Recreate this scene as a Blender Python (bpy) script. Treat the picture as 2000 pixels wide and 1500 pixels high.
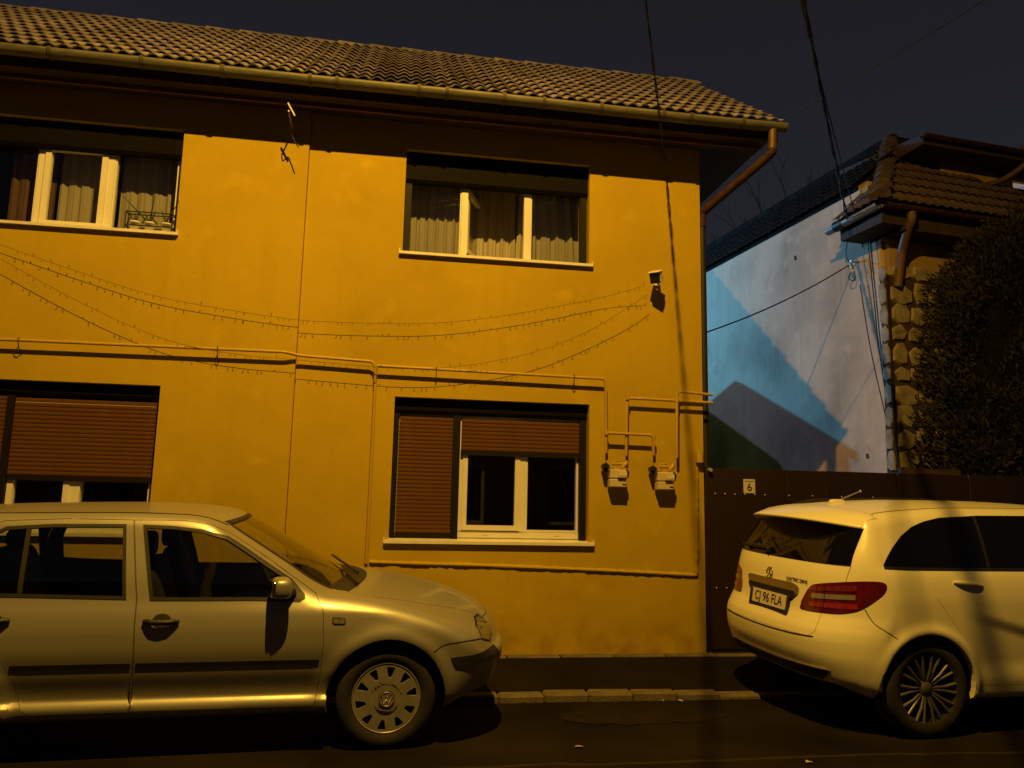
import bpy, bmesh, math, random
import numpy as np
from mathutils import Vector, Matrix
from mathutils.geometry import delaunay_2d_cdt

for o in list(bpy.data.objects):
    bpy.data.objects.remove(o, do_unlink=True)
scene = bpy.context.scene
COL = scene.collection
random.seed(7)
RNG = np.random.default_rng(11)

# ------------------------------------------------------------------ camera
cam_d = bpy.data.cameras.new('camera')
cam = bpy.data.objects.new('camera', cam_d)
COL.objects.link(cam)
scene.camera = cam
cam_d.sensor_width = 36.0
cam_d.lens = 36.0*1530/2000
cam_d.clip_start = 0.05
cam_d.clip_end = 400
YAW, PIT, ROL = (math.radians(v) for v in (8.9, 8.62, 1.25))
fw = Vector((math.sin(YAW)*math.cos(PIT), math.cos(YAW)*math.cos(PIT), math.sin(PIT)))
rt = Vector((math.cos(YAW), -math.sin(YAW), 0))
up = rt.cross(fw)
r2 = math.cos(ROL)*rt + math.sin(ROL)*up
u2 = -math.sin(ROL)*rt + math.cos(ROL)*up
cam.matrix_world = Matrix(((r2.x, u2.x, -fw.x, 0), (r2.y, u2.y, -fw.y, 0), (r2.z, u2.z, -fw.z, 1.5), (0, 0, 0, 1)))

# ------------------------------------------------------------------ night sky (town glow, no sun)
world = bpy.data.worlds.new('World')
scene.world = world
world.use_nodes = True
wn = world.node_tree.nodes; wl = world.node_tree.links
wn.clear()
wo = wn.new('ShaderNodeOutputWorld'); bg = wn.new('ShaderNodeBackground')
tc = wn.new('ShaderNodeTexCoord'); sp = wn.new('ShaderNodeSeparateXYZ'); rp = wn.new('ShaderNodeValToRGB')
wl.new(tc.outputs['Generated'], sp.inputs[0]); wl.new(sp.outputs['Z'], rp.inputs[0])
rp.color_ramp.elements[0].position = 0.0; rp.color_ramp.elements[0].color = (.0215, .0215, .0330, 1)
rp.color_ramp.elements[1].position = 0.62; rp.color_ramp.elements[1].color = (.0112, .0112, .0140, 1)
wl.new(rp.outputs[0], bg.inputs[0]); bg.inputs[1].default_value = 1.0
wl.new(bg.outputs[0], wo.inputs[0])

vs = scene.view_settings
vs.view_transform = 'Standard'; vs.look = 'None'; vs.exposure = 0.0; vs.gamma = 1.0
vs.use_curve_mapping = False
scene.render.engine = 'CYCLES'
scene.cycles.max_bounces = 8
scene.cycles.transparent_max_bounces = 16

# lamp positions and strengths (their bodies are built further down)
SODIUM_POS = Vector((.17, 2.10, 8.69)); SODIUM_W = 940.0; SODIUM_COL = (1.0, .55, .068)
YARD_A_POS = Vector((0.0, 20.0, 6.5)); YARD_A_W = 780.0; YARD_COL = (.09, .53, 1.0)
YARD_B_POS = Vector((.3, 15.6, 7.3)); YARD_B_W = 90.0; YARD_B_COL = (.42, .55, 1.0)

# ------------------------------------------------------------------ materials
MATS = {}
def pm(name, col, rough=.6, metal=0.0, var=0.0, scale=6.0, bump=0.0, bscale=60.0, col2=None, coat=0.0, spec=.5, stretch=None, emit=0.0, detail=6.0):
    """principled material with object-space noise for tint and fine relief"""
    if name in MATS: return MATS[name]
    m = bpy.data.materials.new(name); m.use_nodes = True
    nt = m.node_tree; n = nt.nodes; l = nt.links
    b = n['Principled BSDF']
    b.inputs['Roughness'].default_value = rough
    b.inputs['Metallic'].default_value = metal
    b.inputs['Specular IOR Level'].default_value = spec
    b.inputs['Coat Weight'].default_value = coat
    b.inputs['Coat Roughness'].default_value = .06
    b.inputs['Base Color'].default_value = (*col, 1)
    if emit:
        b.inputs['Emission Color'].default_value = (*col, 1); b.inputs['Emission Strength'].default_value = emit
    if var or col2 or bump:
        t = n.new('ShaderNodeTexCoord'); mp = n.new('ShaderNodeMapping')
        l.new(t.outputs['Object'], mp.inputs[0])
        if stretch: mp.inputs['Scale'].default_value = stretch
        if var or col2:
            no = n.new('ShaderNodeTexNoise'); no.inputs['Scale'].default_value = scale
            no.inputs['Detail'].default_value = detail; no.inputs['Roughness'].default_value = .6
            l.new(mp.outputs[0], no.inputs[0])
            cr = n.new('ShaderNodeValToRGB'); e = cr.color_ramp.elements
            e[0].position = .3; e[1].position = .7
            a = tuple(c*(1-var) for c in col); c2 = col2 if col2 else tuple(min(1, c*(1+var)) for c in col)
            e[0].color = (*a, 1); e[1].color = (*c2, 1)
            l.new(no.outputs[0], cr.inputs[0]); l.new(cr.outputs[0], b.inputs['Base Color'])
        if bump:
            nb = n.new('ShaderNodeTexNoise'); nb.inputs['Scale'].default_value = bscale; nb.inputs['Detail'].default_value = 8
            l.new(mp.outputs[0], nb.inputs[0])
            bp = n.new('ShaderNodeBump'); bp.inputs['Strength'].default_value = bump; bp.inputs['Distance'].default_value = .01
            l.new(nb.outputs[0], bp.inputs['Height']); l.new(bp.outputs[0], b.inputs['Normal'])
    MATS[name] = m
    return m
def glassmat(name, tint, refl=1.0, rough=0.0):
    if name in MATS: return MATS[name]
    m = bpy.data.materials.new(name); m.use_nodes = True
    n = m.node_tree.nodes; l = m.node_tree.links; n.clear()
    o = n.new('ShaderNodeOutputMaterial'); mx = n.new('ShaderNodeMixShader'); tr = n.new('ShaderNodeBsdfTransparent'); gl = n.new('ShaderNodeBsdfGlossy')
    lw = n.new('ShaderNodeLayerWeight'); lw.inputs[0].default_value = .5
    fr = n.new('ShaderNodeMath'); fr.operation = 'POWER'; l.new(lw.outputs['Facing'], fr.inputs[0]); fr.inputs[1].default_value = 5.0
    mu = n.new('ShaderNodeMath'); mu.operation = 'MULTIPLY_ADD'; mu.inputs[1].default_value = .9*refl; mu.inputs[2].default_value = .045*refl
    tr.inputs[0].default_value = (*tint, 1); gl.inputs['Roughness'].default_value = rough
    gl.inputs[0].default_value = (1, 1, 1, 1)
    l.new(fr.outputs[0], mu.inputs[0]); l.new(mu.outputs[0], mx.inputs[0]); l.new(tr.outputs[0], mx.inputs[1]); l.new(gl.outputs[0], mx.inputs[2])
    l.new(mx.outputs[0], o.inputs[0])
    MATS[name] = m
    return m
def plaster(name, col, streak=.12, patch=.1, dirt=(.30, .19, .06), dirtz=.5, bump=.35):
    """painted render: broad patches, vertical rain streaks, soiling near the foot, sandy grain"""
    m = bpy.data.materials.new(name); m.use_nodes = True
    nt = m.node_tree; n = nt.nodes; l = nt.links
    b = n['Principled BSDF']; b.inputs['Roughness'].default_value = .9; b.inputs['Specular IOR Level'].default_value = .15
    t = n.new('ShaderNodeTexCoord')
    def noise(scale, det, st=None, src='Object'):
        mp = n.new('ShaderNodeMapping'); l.new(t.outputs[src], mp.inputs[0])
        if st: mp.inputs['Scale'].default_value = st
        no = n.new('ShaderNodeTexNoise'); no.inputs['Scale'].default_value = scale; no.inputs['Detail'].default_value = det
        l.new(mp.outputs[0], no.inputs[0]); return no.outputs[0]
    def mixc(a, bcol, fac, mode='MIX'):
        mx = n.new('ShaderNodeMix'); mx.data_type = 'RGBA'; mx.blend_type = mode
        for s, v in ((mx.inputs[6], a), (mx.inputs[7], bcol), (mx.inputs[0], fac)):
            if hasattr(v, 'node'): l.new(v, s)
            else: s.default_value = v if not isinstance(v, tuple) else (*v, 1)
        return mx.outputs[2]
    def rng(v, a, bb, c=0., d=1.):
        r = n.new('ShaderNodeMapRange'); r.inputs[1].default_value = a; r.inputs[2].default_value = bb; r.inputs[3].default_value = c; r.inputs[4].default_value = d
        l.new(v, r.inputs[0]); return r.outputs[0]
    dark = tuple(c*(1-patch*2) for c in col)
    c = mixc(col, dark, rng(noise(.9, 4), .42, .68))
    c = mixc(c, tuple(k*(1-streak*2) for k in col), rng(noise(2.2, 6, (4.0, 4.0, .22)), .50, .78))
    c = mixc(c, tuple(min(1, k*1.14) for k in col), rng(noise(3.5, 5), .58, .80, 0, .8))
    sx = n.new('ShaderNodeSeparateXYZ'); l.new(t.outputs['Object'], sx.inputs[0])
    foot = rng(sx.outputs['Z'], .05, dirtz, 1, 0)
    mu = n.new('ShaderNodeMath'); mu.operation = 'MULTIPLY'; l.new(foot, mu.inputs[0]); l.new(rng(noise(5, 8), .40, .66), mu.inputs[1])
    c = mixc(c, dirt, mu.outputs[0])
    spots = rng(noise(26, 3), .70, .76, 0, .55)
    c = mixc(c, tuple(k*.45 for k in col), spots)
    l.new(c, b.inputs['Base Color'])
    bp = n.new('ShaderNodeBump'); bp.inputs['Strength'].default_value = bump; bp.inputs['Distance'].default_value = .006
    l.new(noise(150, 6), bp.inputs['Height'])
    bp2 = n.new('ShaderNodeBump'); bp2.inputs['Strength'].default_value = .35; bp2.inputs['Distance'].default_value = .03
    l.new(noise(3.0, 4), bp2.inputs['Height']); l.new(bp.outputs[0], bp2.inputs['Normal']); l.new(bp2.outputs[0], b.inputs['Normal'])
    MATS[name] = m
    return m

M_YEL = plaster('yellow_render', (.47, .328, .018), dirt=(.24, .14, .03), streak=.04, patch=.07)
M_WHITEWALL = plaster('old_white_render', (.74, .57, .41), streak=.09, patch=.20, dirt=(.44, .33, .23), dirtz=3.2, bump=1.0)
M_NFRONT = plaster('ochre_render', (.46, .31, .10))
M_PVC = pm('white_window_plastic', (.74, .72, .68), .35, var=.04, scale=4)
M_SILL = pm('white_sill_sheet', (.76, .72, .66), .4, var=.08, scale=8)
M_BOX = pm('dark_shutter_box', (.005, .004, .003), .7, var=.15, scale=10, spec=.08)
M_SLAT = pm('brown_shutter_slat', (.102, .044, .012), .8, spec=.12, var=.08, scale=9)
M_RAIL = pm('dark_guide_rail', (.009, .007, .005), .6, spec=.2)
M_GLASS = glassmat('window_glass', (.93, .94, .93), 1.0)
M_CURT = pm('cream_curtain', (.34, .31, .28), .95, var=.14, scale=14, stretch=(1, 1, .08), bump=.1, bscale=300)
M_CURTB = pm('brown_curtain', (.10, .055, .03), .95, var=.2, scale=14, stretch=(1, 1, .1))
M_ROOM = pm('dim_room_paint', (.18, .16, .14), .9)
M_TILE = pm('weathered_clay_tile', (.165, .14, .20), .88, var=.5, scale=3.0, col2=(.30, .26, .36), bump=.5, bscale=90)
M_TILEF = pm('old_brown_tile', (.075, .05, .036), .85, var=.4, scale=4.0, col2=(.15, .10, .075), bump=.5, bscale=90)
M_TILEN = pm('shade_dark_tile', (.011, .008, .006), .95, var=.4, scale=4.0, spec=.1, col2=(.024, .017, .013), bump=.5, bscale=90)  # tile colour darkened to stand in for shade on the neighbour's side slope
M_GUT = pm('dull_metal_gutter', (.115, .11, .085), .6, metal=.15, var=.35, scale=5, col2=(.175, .165, .13), stretch=(1, 6, 6))
M_PIPEB = pm('brown_painted_pipe', (.034, .011, .005), .65, var=.35, scale=14, col2=(.070, .028, .013), spec=.25)
M_WOOD = pm('dark_eave_board', (.055, .028, .016), .8, var=.3, scale=8, stretch=(1, 8, 8))
M_SOF = pm('brown_soffit', (.045, .028, .018), .85, var=.3, scale=6)
M_GAS = pm('yellow_gas_pipe', (.46, .305, .03), .45, var=.12, scale=30)
M_METER = pm('pale_meter_case', (.56, .47, .30), .45, var=.08, scale=20)
M_BLACK = pm('black_plastic', (.012, .012, .012), .45, var=.2, scale=30)
M_WIRE = pm('black_cable', (.015, .014, .013), .6)
M_FAIRY = pm('thin_green_wire', (.10, .06, .012), .6)
M_CONC = pm('kerb_concrete', (.115, .092, .056), .9, var=.35, scale=7, bump=.7, bscale=50)
M_PAVE = pm('worn_tarmac', (.011, .0085, .007), .9, var=.35, scale=2.2, bump=.6, bscale=120, col2=(.014, .0105, .008), spec=.08)
M_GATE = pm('brown_sheet_metal', (.0190, .0092, .0040), .5, metal=.0, var=.16, scale=2.5, stretch=(3, 1, .5))
M_STEEL = pm('dull_steel', (.45, .43, .40), .35, metal=.8)
M_STONE = pm('yellowish_stone', (.30, .235, .14), .9, var=.35, scale=7, bump=.9, bscale=40, col2=(.42, .36, .25))
M_MORTAR = pm('dark_mortar', (.06, .036, .02), .95, var=.3, scale=20, bump=.6)
M_LEAF = pm('cypress_leaf', (.024, .026, .007), .85, var=.45, scale=2.0, col2=(.058, .047, .013), spec=.2)
M_BARK = pm('brown_bark', (.06, .04, .025), .95, var=.3, scale=12, bump=.8, bscale=40)
M_SIGN = pm('enamel_white', (.62, .58, .50), .35, var=.08, scale=20)
M_INK = pm('dark_print', (.015, .012, .02), .5)
M_BLUEINK = pm('blue_band', (.012, .03, .22), .5)
M_RED = pm('red_ink', (.25, .02, .03), .5)
M_TWIG = pm('bare_twig', (.03, .024, .02), .9)

# ------------------------------------------------------------------ mesh helpers
class MB:
    def __init__(s): s.v = []; s.f = []; s.sm = []; s.cn = None
    def add(s, verts, faces, smooth=False):
        k = len(s.v); s.v += [tuple(v) for v in verts]
        s.f += [tuple(i+k for i in f) for f in faces]; s.sm += [smooth]*len(faces)
        return s
    def box(s, x0, x1, y0, y1, z0, z1, mtx=None):
        v = [Vector((x, y, z)) for z in (z0, z1) for y in (y0, y1) for x in (x0, x1)]
        if mtx: v = [mtx @ p for p in v]
        return s.add(v, [(0, 2, 3, 1), (4, 5, 7, 6), (0, 1, 5, 4), (2, 6, 7, 3), (0, 4, 6, 2), (1, 3, 7, 5)])
    def bev(s, x0, x1, y0, y1, z0, z1, b=.01, mtx=None):
        """box with chamfered edges"""
        bm = bmesh.new(); bmesh.ops.create_cube(bm, size=1)
        for v in bm.verts:
            v.co = Vector(((x0+x1)/2+v.co.x*(x1-x0), (y0+y1)/2+v.co.y*(y1-y0), (z0+z1)/2+v.co.z*(z1-z0)))
        bmesh.ops.bevel(bm, geom=list(bm.edges), offset=b, segments=1, affect='EDGES')
        bm.verts.index_update()
        vv = [mtx @ v.co if mtx else v.co.copy() for v in bm.verts]
        s.add(vv, [[v.index for v in f.verts] for f in bm.faces]); bm.free()
        return s
    def tube(s, pts, r, seg=8, cap=True, smooth=True):
        pts = [Vector(p) for p in pts]; n = len(pts); rr = r if hasattr(r, '__len__') else [r]*n
        vs_, fs = [], []
        prev = None
        for i, p in enumerate(pts):
            t = (pts[min(i+1, n-1)]-pts[max(i-1, 0)]).normalized()
            a = prev if prev is not None else (Vector((0, 0, 1)) if abs(t.z) < .9 else Vector((1, 0, 0)))
            u = (a - t*a.dot(t))
            if u.length < 1e-5: u = t.orthogonal()
            u.normalize(); w = t.cross(u); prev = u
            for k in range(seg):
                an = 2*math.pi*k/seg
                vs_.append(p + (u*math.cos(an)+w*math.sin(an))*rr[i])
        for i in range(n-1):
            for k in range(seg):
                k2 = (k+1) % seg
                fs.append((i*seg+k, i*seg+k2, (i+1)*seg+k2, (i+1)*seg+k))
        s.add(vs_, fs, smooth)
        if cap:
            s.add([vs_[k] for k in range(seg)], [tuple(reversed(range(seg)))])
            s.add([vs_[(n-1)*seg+k] for k in range(seg)], [tuple(range(seg))])
        return s
    def lathe(s, prof, seg=32, mtx=None, smooth=True, closed=False):
        """prof: (r, h) pairs spun round the local z axis"""
        vs_, fs = [], []
        n = len(prof)
        for r, h in prof:
            for k in range(seg):
                a = 2*math.pi*k/seg
                p = Vector((r*math.cos(a), r*math.sin(a), h)); vs_.append(mtx @ p if mtx else p)
        for i in range(n-1 if not closed else n):
            j = (i+1) % n
            for k in range(seg):
                k2 = (k+1) % seg
                fs.append((i*seg+k, i*seg+k2, j*seg+k2, j*seg+k))
        return s.add(vs_, fs, smooth)
    def prism(s, poly, fn0, fn1):
        """poly (u, v) outline carried to two end surfaces by fn0 / fn1"""
        n = len(poly)
        a = [fn0(*p) for p in poly]; b = [fn1(*p) for p in poly]
        s.add(a+b, [tuple(range(n)), tuple(range(2*n-1, n-1, -1))] + [(i, i+n, (i+1) % n+n, (i+1) % n) for i in range(n)])
        return s
    def mesh(s, name):
        me = bpy.data.meshes.new(name)
        me.from_pydata(s.v, [], s.f)
        me.polygons.foreach_set('use_smooth', s.sm)
        me.validate(); me.update()
        return me
    def obj(s, name, mat, parent=None, fix=True):
        me = s.mesh(name)
        if fix:
            bm = bmesh.new(); bm.from_mesh(me); bmesh.ops.recalc_face_normals(bm, faces=bm.faces); bm.to_mesh(me); bm.free()
        if s.cn is not None and not fix:
            nn = [tuple(v) for v in s.cn]+[(0, 0, 0)]*(len(me.vertices)-len(s.cn))
            if len(nn) == len(me.vertices): me.normals_split_custom_set_from_vertices(nn)
        return link(name, me, mat, parent)
def link(name, me, mat, parent=None):
    o = bpy.data.objects.new(name, me); COL.objects.link(o)
    if mat and not me.materials: me.materials.append(mat)
    if parent: o.parent = parent
    return o
def tag(o, label=None, cat=None, group=None, kind=None):
    if label: o['label'] = label
    if cat: o['category'] = cat
    if group: o['group'] = group
    if kind: o['kind'] = kind
    return o
def thing(name, loc, label, cat, group=None, mtx=None):
    o = bpy.data.objects.new(name, None); COL.objects.link(o); o.empty_display_size = .2
    if mtx is not None: o.matrix_basis = mtx
    else: o.location = loc
    return tag(o, label, cat, group)
def local(o, me_obj):
    """keep world-built part in place under an Empty that is not at the origin"""
    me_obj.parent = o; me_obj.matrix_parent_inverse = o.matrix_basis.inverted()
    return me_obj
def part(o, mb, name, mat, fix=True):
    return local(o, mb.obj(name, mat, None, fix))
def text_mesh(body, size, extrude=.001, align='CENTER'):
    cu = bpy.data.curves.new('lettering', 'FONT'); cu.body = body; cu.size = size; cu.extrude = extrude
    cu.align_x = align; cu.align_y = 'CENTER'; cu.resolution_u = 3
    ob = bpy.data.objects.new('lettering', cu); COL.objects.link(ob)
    bpy.context.view_layer.update()
    me = bpy.data.meshes.new_from_object(ob.evaluated_get(bpy.context.evaluated_depsgraph_get()))
    bpy.data.objects.remove(ob, do_unlink=True)
    return me
def spline(pts, n=8):
    P = [Vector(p) for p in pts]; out = []
    for i in range(len(P)-1):
        p0 = P[max(i-1, 0)]; p1 = P[i]; p2 = P[i+1]; p3 = P[min(i+2, len(P)-1)]
        for k in range(n):
            t = k/n
            out.append(.5*((2*p1)+(p2-p0)*t+(2*p0-5*p1+4*p2-p3)*t*t+(3*p1-p0-3*p2+p3)*t**3))
    out.append(P[-1]); return out
def wall_holes(mb, x0, x1, z0, z1, y0, y1, holes):
    """slab between y0 (front) and y1 with rectangular openings (hx0, hx1, hz0, hz1)"""
    xs = sorted({x0, x1, *[h for q in holes for h in q[:2]]}); zs = sorted({z0, z1, *[h for q in holes for h in q[2:]]})
    ins = lambda x, z: any(h[0] < x < h[1] and h[2] < z < h[3] for h in holes)
    vid = {}; V = []; F = []
    def v(i, j, k):
        if (i, j, k) not in vid:
            vid[i, j, k] = len(V); V.append((xs[i], (y0, y1)[k], zs[j]))
        return vid[i, j, k]
    sol = [[not ins((xs[i]+xs[i+1])/2, (zs[j]+zs[j+1])/2) for j in range(len(zs)-1)] for i in range(len(xs)-1)]
    for i in range(len(xs)-1):
        for j in range(len(zs)-1):
            if not sol[i][j]: continue
            F.append((v(i, j, 0), v(i+1, j, 0), v(i+1, j+1, 0), v(i, j+1, 0)))
            F.append((v(i, j, 1), v(i, j+1, 1), v(i+1, j+1, 1), v(i+1, j, 1)))
            g = lambda a, b: 0 <= a < len(xs)-1 and 0 <= b < len(zs)-1 and sol[a][b]
            if not g(i-1, j): F.append((v(i, j, 0), v(i, j+1, 0), v(i, j+1, 1), v(i, j, 1)))
            if not g(i+1, j): F.append((v(i+1, j, 0), v(i+1, j, 1), v(i+1, j+1, 1), v(i+1, j+1, 0)))
            if not g(i, j-1): F.append((v(i, j, 0), v(i, j, 1), v(i+1, j, 1), v(i+1, j, 0)))
            if not g(i, j+1): F.append((v(i, j+1, 0), v(i+1, j+1, 0), v(i+1, j+1, 1), v(i, j+1, 1)))
    return mb.add(V, F)
def frame_bars(mb, x0, x1, y0, y1, z0, z1, w):
    mb.box(x0, x0+w, y0, y1, z0, z1); mb.box(x1-w, x1, y0, y1, z0, z1)
    mb.box(x0+w, x1-w, y0, y1, z0, z0+w); mb.box(x0+w, x1-w, y0, y1, z1-w, z1)
    return mb

# ================================================================== THE SETTING
def smooth01(t): t = max(0, min(1, t)); return t*t*(3-2*t)
def kerb_z(x): return .060 - .040*smooth01((x-2.2)/1.3)
def pave_z(x, y):
    k = kerb_z(x); t = (y-6.28)/1.10
    return k + (.122-k)*t - .003
def asphalt_mat():
    m = bpy.data.materials.new('street_asphalt'); m.use_nodes = True
    nt = m.node_tree; n = nt.nodes; l = nt.links; b = n['Principled BSDF']
    b.inputs['Roughness'].default_value = .85; b.inputs['Specular IOR Level'].default_value = .1
    t = n.new('ShaderNodeTexCoord')
    def noise(sc, d):
        q = n.new('ShaderNodeTexNoise'); q.inputs['Scale'].default_value = sc; q.inputs['Detail'].default_value = d; l.new(t.outputs['Object'], q.inputs[0]); return q.outputs[0]
    cr = n.new('ShaderNodeValToRGB'); e = cr.color_ramp.elements
    e[0].position = .32; e[0].color = (.0052, .0040, .0032, 1); e[1].position = .72; e[1].color = (.0190, .0142, .0105, 1)
    l.new(noise(1.1, 8), cr.inputs[0])
    # lighter repair joint running along the street, wandering a little
    sx = n.new('ShaderNodeSeparateXYZ'); l.new(t.outputs['Object'], sx.inputs[0])
    wob = n.new('ShaderNodeMath'); wob.operation = 'MULTIPLY_ADD'; l.new(noise(1.4, 3), wob.inputs[0]); wob.inputs[1].default_value = .16; l.new(sx.outputs['Y'], wob.inputs[2])
    sub = n.new('ShaderNodeMath'); sub.operation = 'SUBTRACT'; l.new(wob.outputs[0], sub.inputs[0]); sub.inputs[1].default_value = 4.80
    ab = n.new('ShaderNodeMath'); ab.operation = 'ABSOLUTE'; l.new(sub.outputs[0], ab.inputs[0])
    mr = n.new('ShaderNodeMapRange'); mr.inputs[1].default_value = .008; mr.inputs[2].default_value = .026; mr.inputs[3].default_value = .8; mr.inputs[4].default_value = 0; l.new(ab.outputs[0], mr.inputs[0])
    br = n.new('ShaderNodeMath'); br.operation = 'MULTIPLY'; l.new(mr.outputs[0], br.inputs[0]); l.new(noise(6, 5), br.inputs[1])
    mx = n.new('ShaderNodeMix'); mx.data_type = 'RGBA'; l.new(br.outputs[0], mx.inputs[0]); l.new(cr.outputs[0], mx.inputs[6]); mx.inputs[7].default_value = (.06, .048, .03, 1)
    # pale grit
    gr = n.new('ShaderNodeMapRange'); gr.inputs[1].default_value = .72; gr.inputs[2].default_value = .80; l.new(noise(90, 2), gr.inputs[0])
    mx2 = n.new('ShaderNodeMix'); mx2.data_type = 'RGBA'; l.new(gr.outputs[0], mx2.inputs[0]); l.new(mx.outputs[2], mx2.inputs[6]); mx2.inputs[7].default_value = (.05, .04, .028, 1)
    l.new(mx2.outputs[2], b.inputs['Base Color'])
    bp = n.new('ShaderNodeBump'); bp.inputs['Strength'].default_value = .8; bp.inputs['Distance'].default_value = .008; l.new(noise(110, 6), bp.inputs['Height'])
    bp2 = n.new('ShaderNodeBump'); bp2.inputs['Strength'].default_value = .6; bp2.inputs['Distance'].default_value = .05; l.new(noise(1.6, 3), bp2.inputs['Height']); l.new(bp.outputs[0], bp2.inputs['Normal'])
    l.new(bp2.outputs[0], b.inputs['Normal'])
    return m
M_ROAD = asphalt_mat()
M_EARTH = pm('dark_yard_earth', (.035, .028, .02), .95, var=.4, scale=1.5, bump=.7)
g = MB(); g.add([(-150, -150, -.03), (150, -150, -.03), (150, 150, -.03), (-150, 150, -.03)], [(0, 1, 2, 3)])
tag(g.obj('ground', M_EARTH), kind='structure')
g = MB(); g.add([(-60, -.35, 0), (60, -.35, 0), (60, 6.22, 0), (-60, 6.22, 0)], [(0, 1, 2, 3)])
tag(g.obj('road', M_ROAD), kind='structure')
g = MB(); rp_ = random.Random(3); pts = []
for k in range(40):
    a = 2*math.pi*k/40; pts.append((1.90+.62*math.cos(a)*rp_.uniform(.93, 1.05), 5.70+.21*math.sin(a)*rp_.uniform(.85, 1.1), .004))
g.add(pts, [tuple(range(40))]); tag(g.obj('road_patch', pm('pale_road_patch', (.0150, .011, .007), .9, var=.4, scale=3, bump=.6, bscale=110, spec=.1)), kind='structure')
g = MB()
xs = [-14+i*.5 for i in range(57)]
V = []; F = []
for x in xs:
    for y in (6.275, 6.6, 7.0, 7.45): V.append((x, y, pave_z(x, y)))
for i in range(len(xs)-1):
    for j in range(3): F.append((i*4+j, (i+1)*4+j, (i+1)*4+j+1, i*4+j+1))
g.add(V, F, True)
tag(g.obj('pavement', M_PAVE), kind='structure')
g = MB(); g.box(-60, 60, -3.4, -.35, -.05, .10)
tag(g.obj('near_pavement', M_PAVE), kind='structure')
g = MB(); g.add([(3.12, 7.5, .05), (30, 7.5, .05), (30, 40, .05), (-12, 40, .05), (-12, 11.7, .05), (3.12, 11.7, .05)], [(0, 1, 2, 3, 4, 5)])
tag(g.obj('yard', M_EARTH), kind='structure')
kerb = bpy.data.objects.new('kerb', None); COL.objects.link(kerb); tag(kerb, kind='structure')
kmesh = []
for k in range(4):
    b = MB(); L = .1745 + (k-1.5)*.001
    b.bev(-L, L, -.072, .072, -.14, .0, .012+.003*k); kmesh.append(b.mesh('kerb_stone'))
    kmesh[-1].materials.append(M_CONC)
for i in range(44):
    x = -6.30 + .353*i - .02
    o = bpy.data.objects.new('kerb_stone', kmesh[i % 4]); COL.objects.link(o); o.parent = kerb
    o.location = (x, 6.215+random.uniform(-.006, .006), kerb_z(x)+random.uniform(-.006, .006)); o.rotation_euler = (random.uniform(-.03, .03), random.uniform(-.012, .012), random.uniform(-.02, .02))
edg = bpy.data.objects.new('wall_edging', None); COL.objects.link(edg); tag(edg, kind='structure')
b = MB(); b.bev(-.245, .245, -.055, .055, -.08, .012, .008); em = b.mesh('edging_stone'); em.materials.append(M_CONC)
for i in range(20):
    o = bpy.data.objects.new('edging_stone', em); COL.objects.link(o); o.parent = edg
    x = -4.6+.5*i; o.location = (x, 7.318, pave_z(x, 7.318)+random.uniform(-.004, .004)); o.rotation_euler = (0, random.uniform(-.008, .008), random.uniform(-.012, .012))
# ================================================================== YELLOW HOUSE
YW, YLW = 7.38, 7.34
XC, XS, XL, YB = 3.09, -.875, -6.0, 11.7
ZT = 5.42
house = thing('yellow_house', (XC, YW, .1), 'two storey yellow rendered house with tiled roof and roller shutters', 'house')
HR = [(.055, 1.912, 3.865, 4.93), (.045, 1.925, 1.13, 2.465)]
HL = [(-3.95, -2.02, 3.875, 4.90), (-3.9, -2.03, 1.15, 2.468)]
mb = MB(); wall_holes(mb, XS+.004, XC, -.1, ZT, YW, YW+.30, HR)
part(house, mb, 'wall', M_YEL)
mb = MB(); wall_holes(mb, XL, XS, -.1, ZT, YLW, YLW+.30, HL)
part(house, mb, 'wall', M_YEL)
mb = MB(); mb.box(XC-.28, XC-.001, YW+.301, YB, -.1, ZT); mb.add([(XC-.001, YW+.02, ZT), (XC-.001, YB, ZT), (XC-.001, 9.5, 7.0), (XC-.28, YW+.02, ZT), (XC-.28, YB, ZT), (XC-.28, 9.5, 7.0)], [(0, 1, 2), (3, 5, 4), (0, 2, 5, 3), (1, 4, 5, 2)])
part(house, mb, 'gable_wall', M_YEL)
mb = MB(); mb.box(XL, XC-.281, YB-.28, YB, -.1, ZT); mb.box(XL, XL+.28, YW+.31, YB-.281, -.1, ZT)
part(house, mb, 'rear_wall', M_YEL)
mb = MB()
for z in (.12, 2.66, 5.30): mb.box(XL+.281, XC-.281, YW+.302, YB-.282, z, z+.12)
mb.box(-.95, -.85, YW+.303, YB-.283, .245, 2.655); mb.box(-.95, -.85, YW+.303, YB-.283, 2.785, 5.295)
part(house, mb, 'inner_floor', M_ROOM)

# --- roof: eave at Y 6.90, ridge at Y 9.50
E0 = Vector((0, 6.90, 5.32)); RG = Vector((0, 9.50, 7.235))
SL = (RG-E0); SLN = SL.length; SD = SL.normalized(); SN = Vector((0, -SD.z, SD.y))
X0R, X1R = -5.05, 3.76
ncol, ncrs = 24, 12
tw = (X1R-X0R)/ncol; cl = SLN/ncrs
def tile_mesh(tw, cl, seg=14, amp=.027, lift=.044, lap=.05, waves=2):
    b = MB(); V = []; F = []
    prof = lambda u: amp*(math.cos(2*math.pi*(u*waves-.25))*.5+.5)**.8
    for row, (d, dz) in enumerate(((-.012, lift), (cl+lap, .004))):
        for i in range(seg+1):
            u = i/seg; V.append((u*tw, d, prof(u)+dz))
    for i in range(seg+1): V.append((i/seg*tw, -.010, prof(i/seg)+lift-.013))
    n = seg+1
    for i in range(seg):
        F.append((i, i+1, n+i+1, n+i)); F.append((2*n+i, 2*n+i+1, i+1, i))
    b.add(V, F, False)
    for k in range(seg): b.sm[2*k] = True
    return b.mesh('roof_tile')
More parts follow.
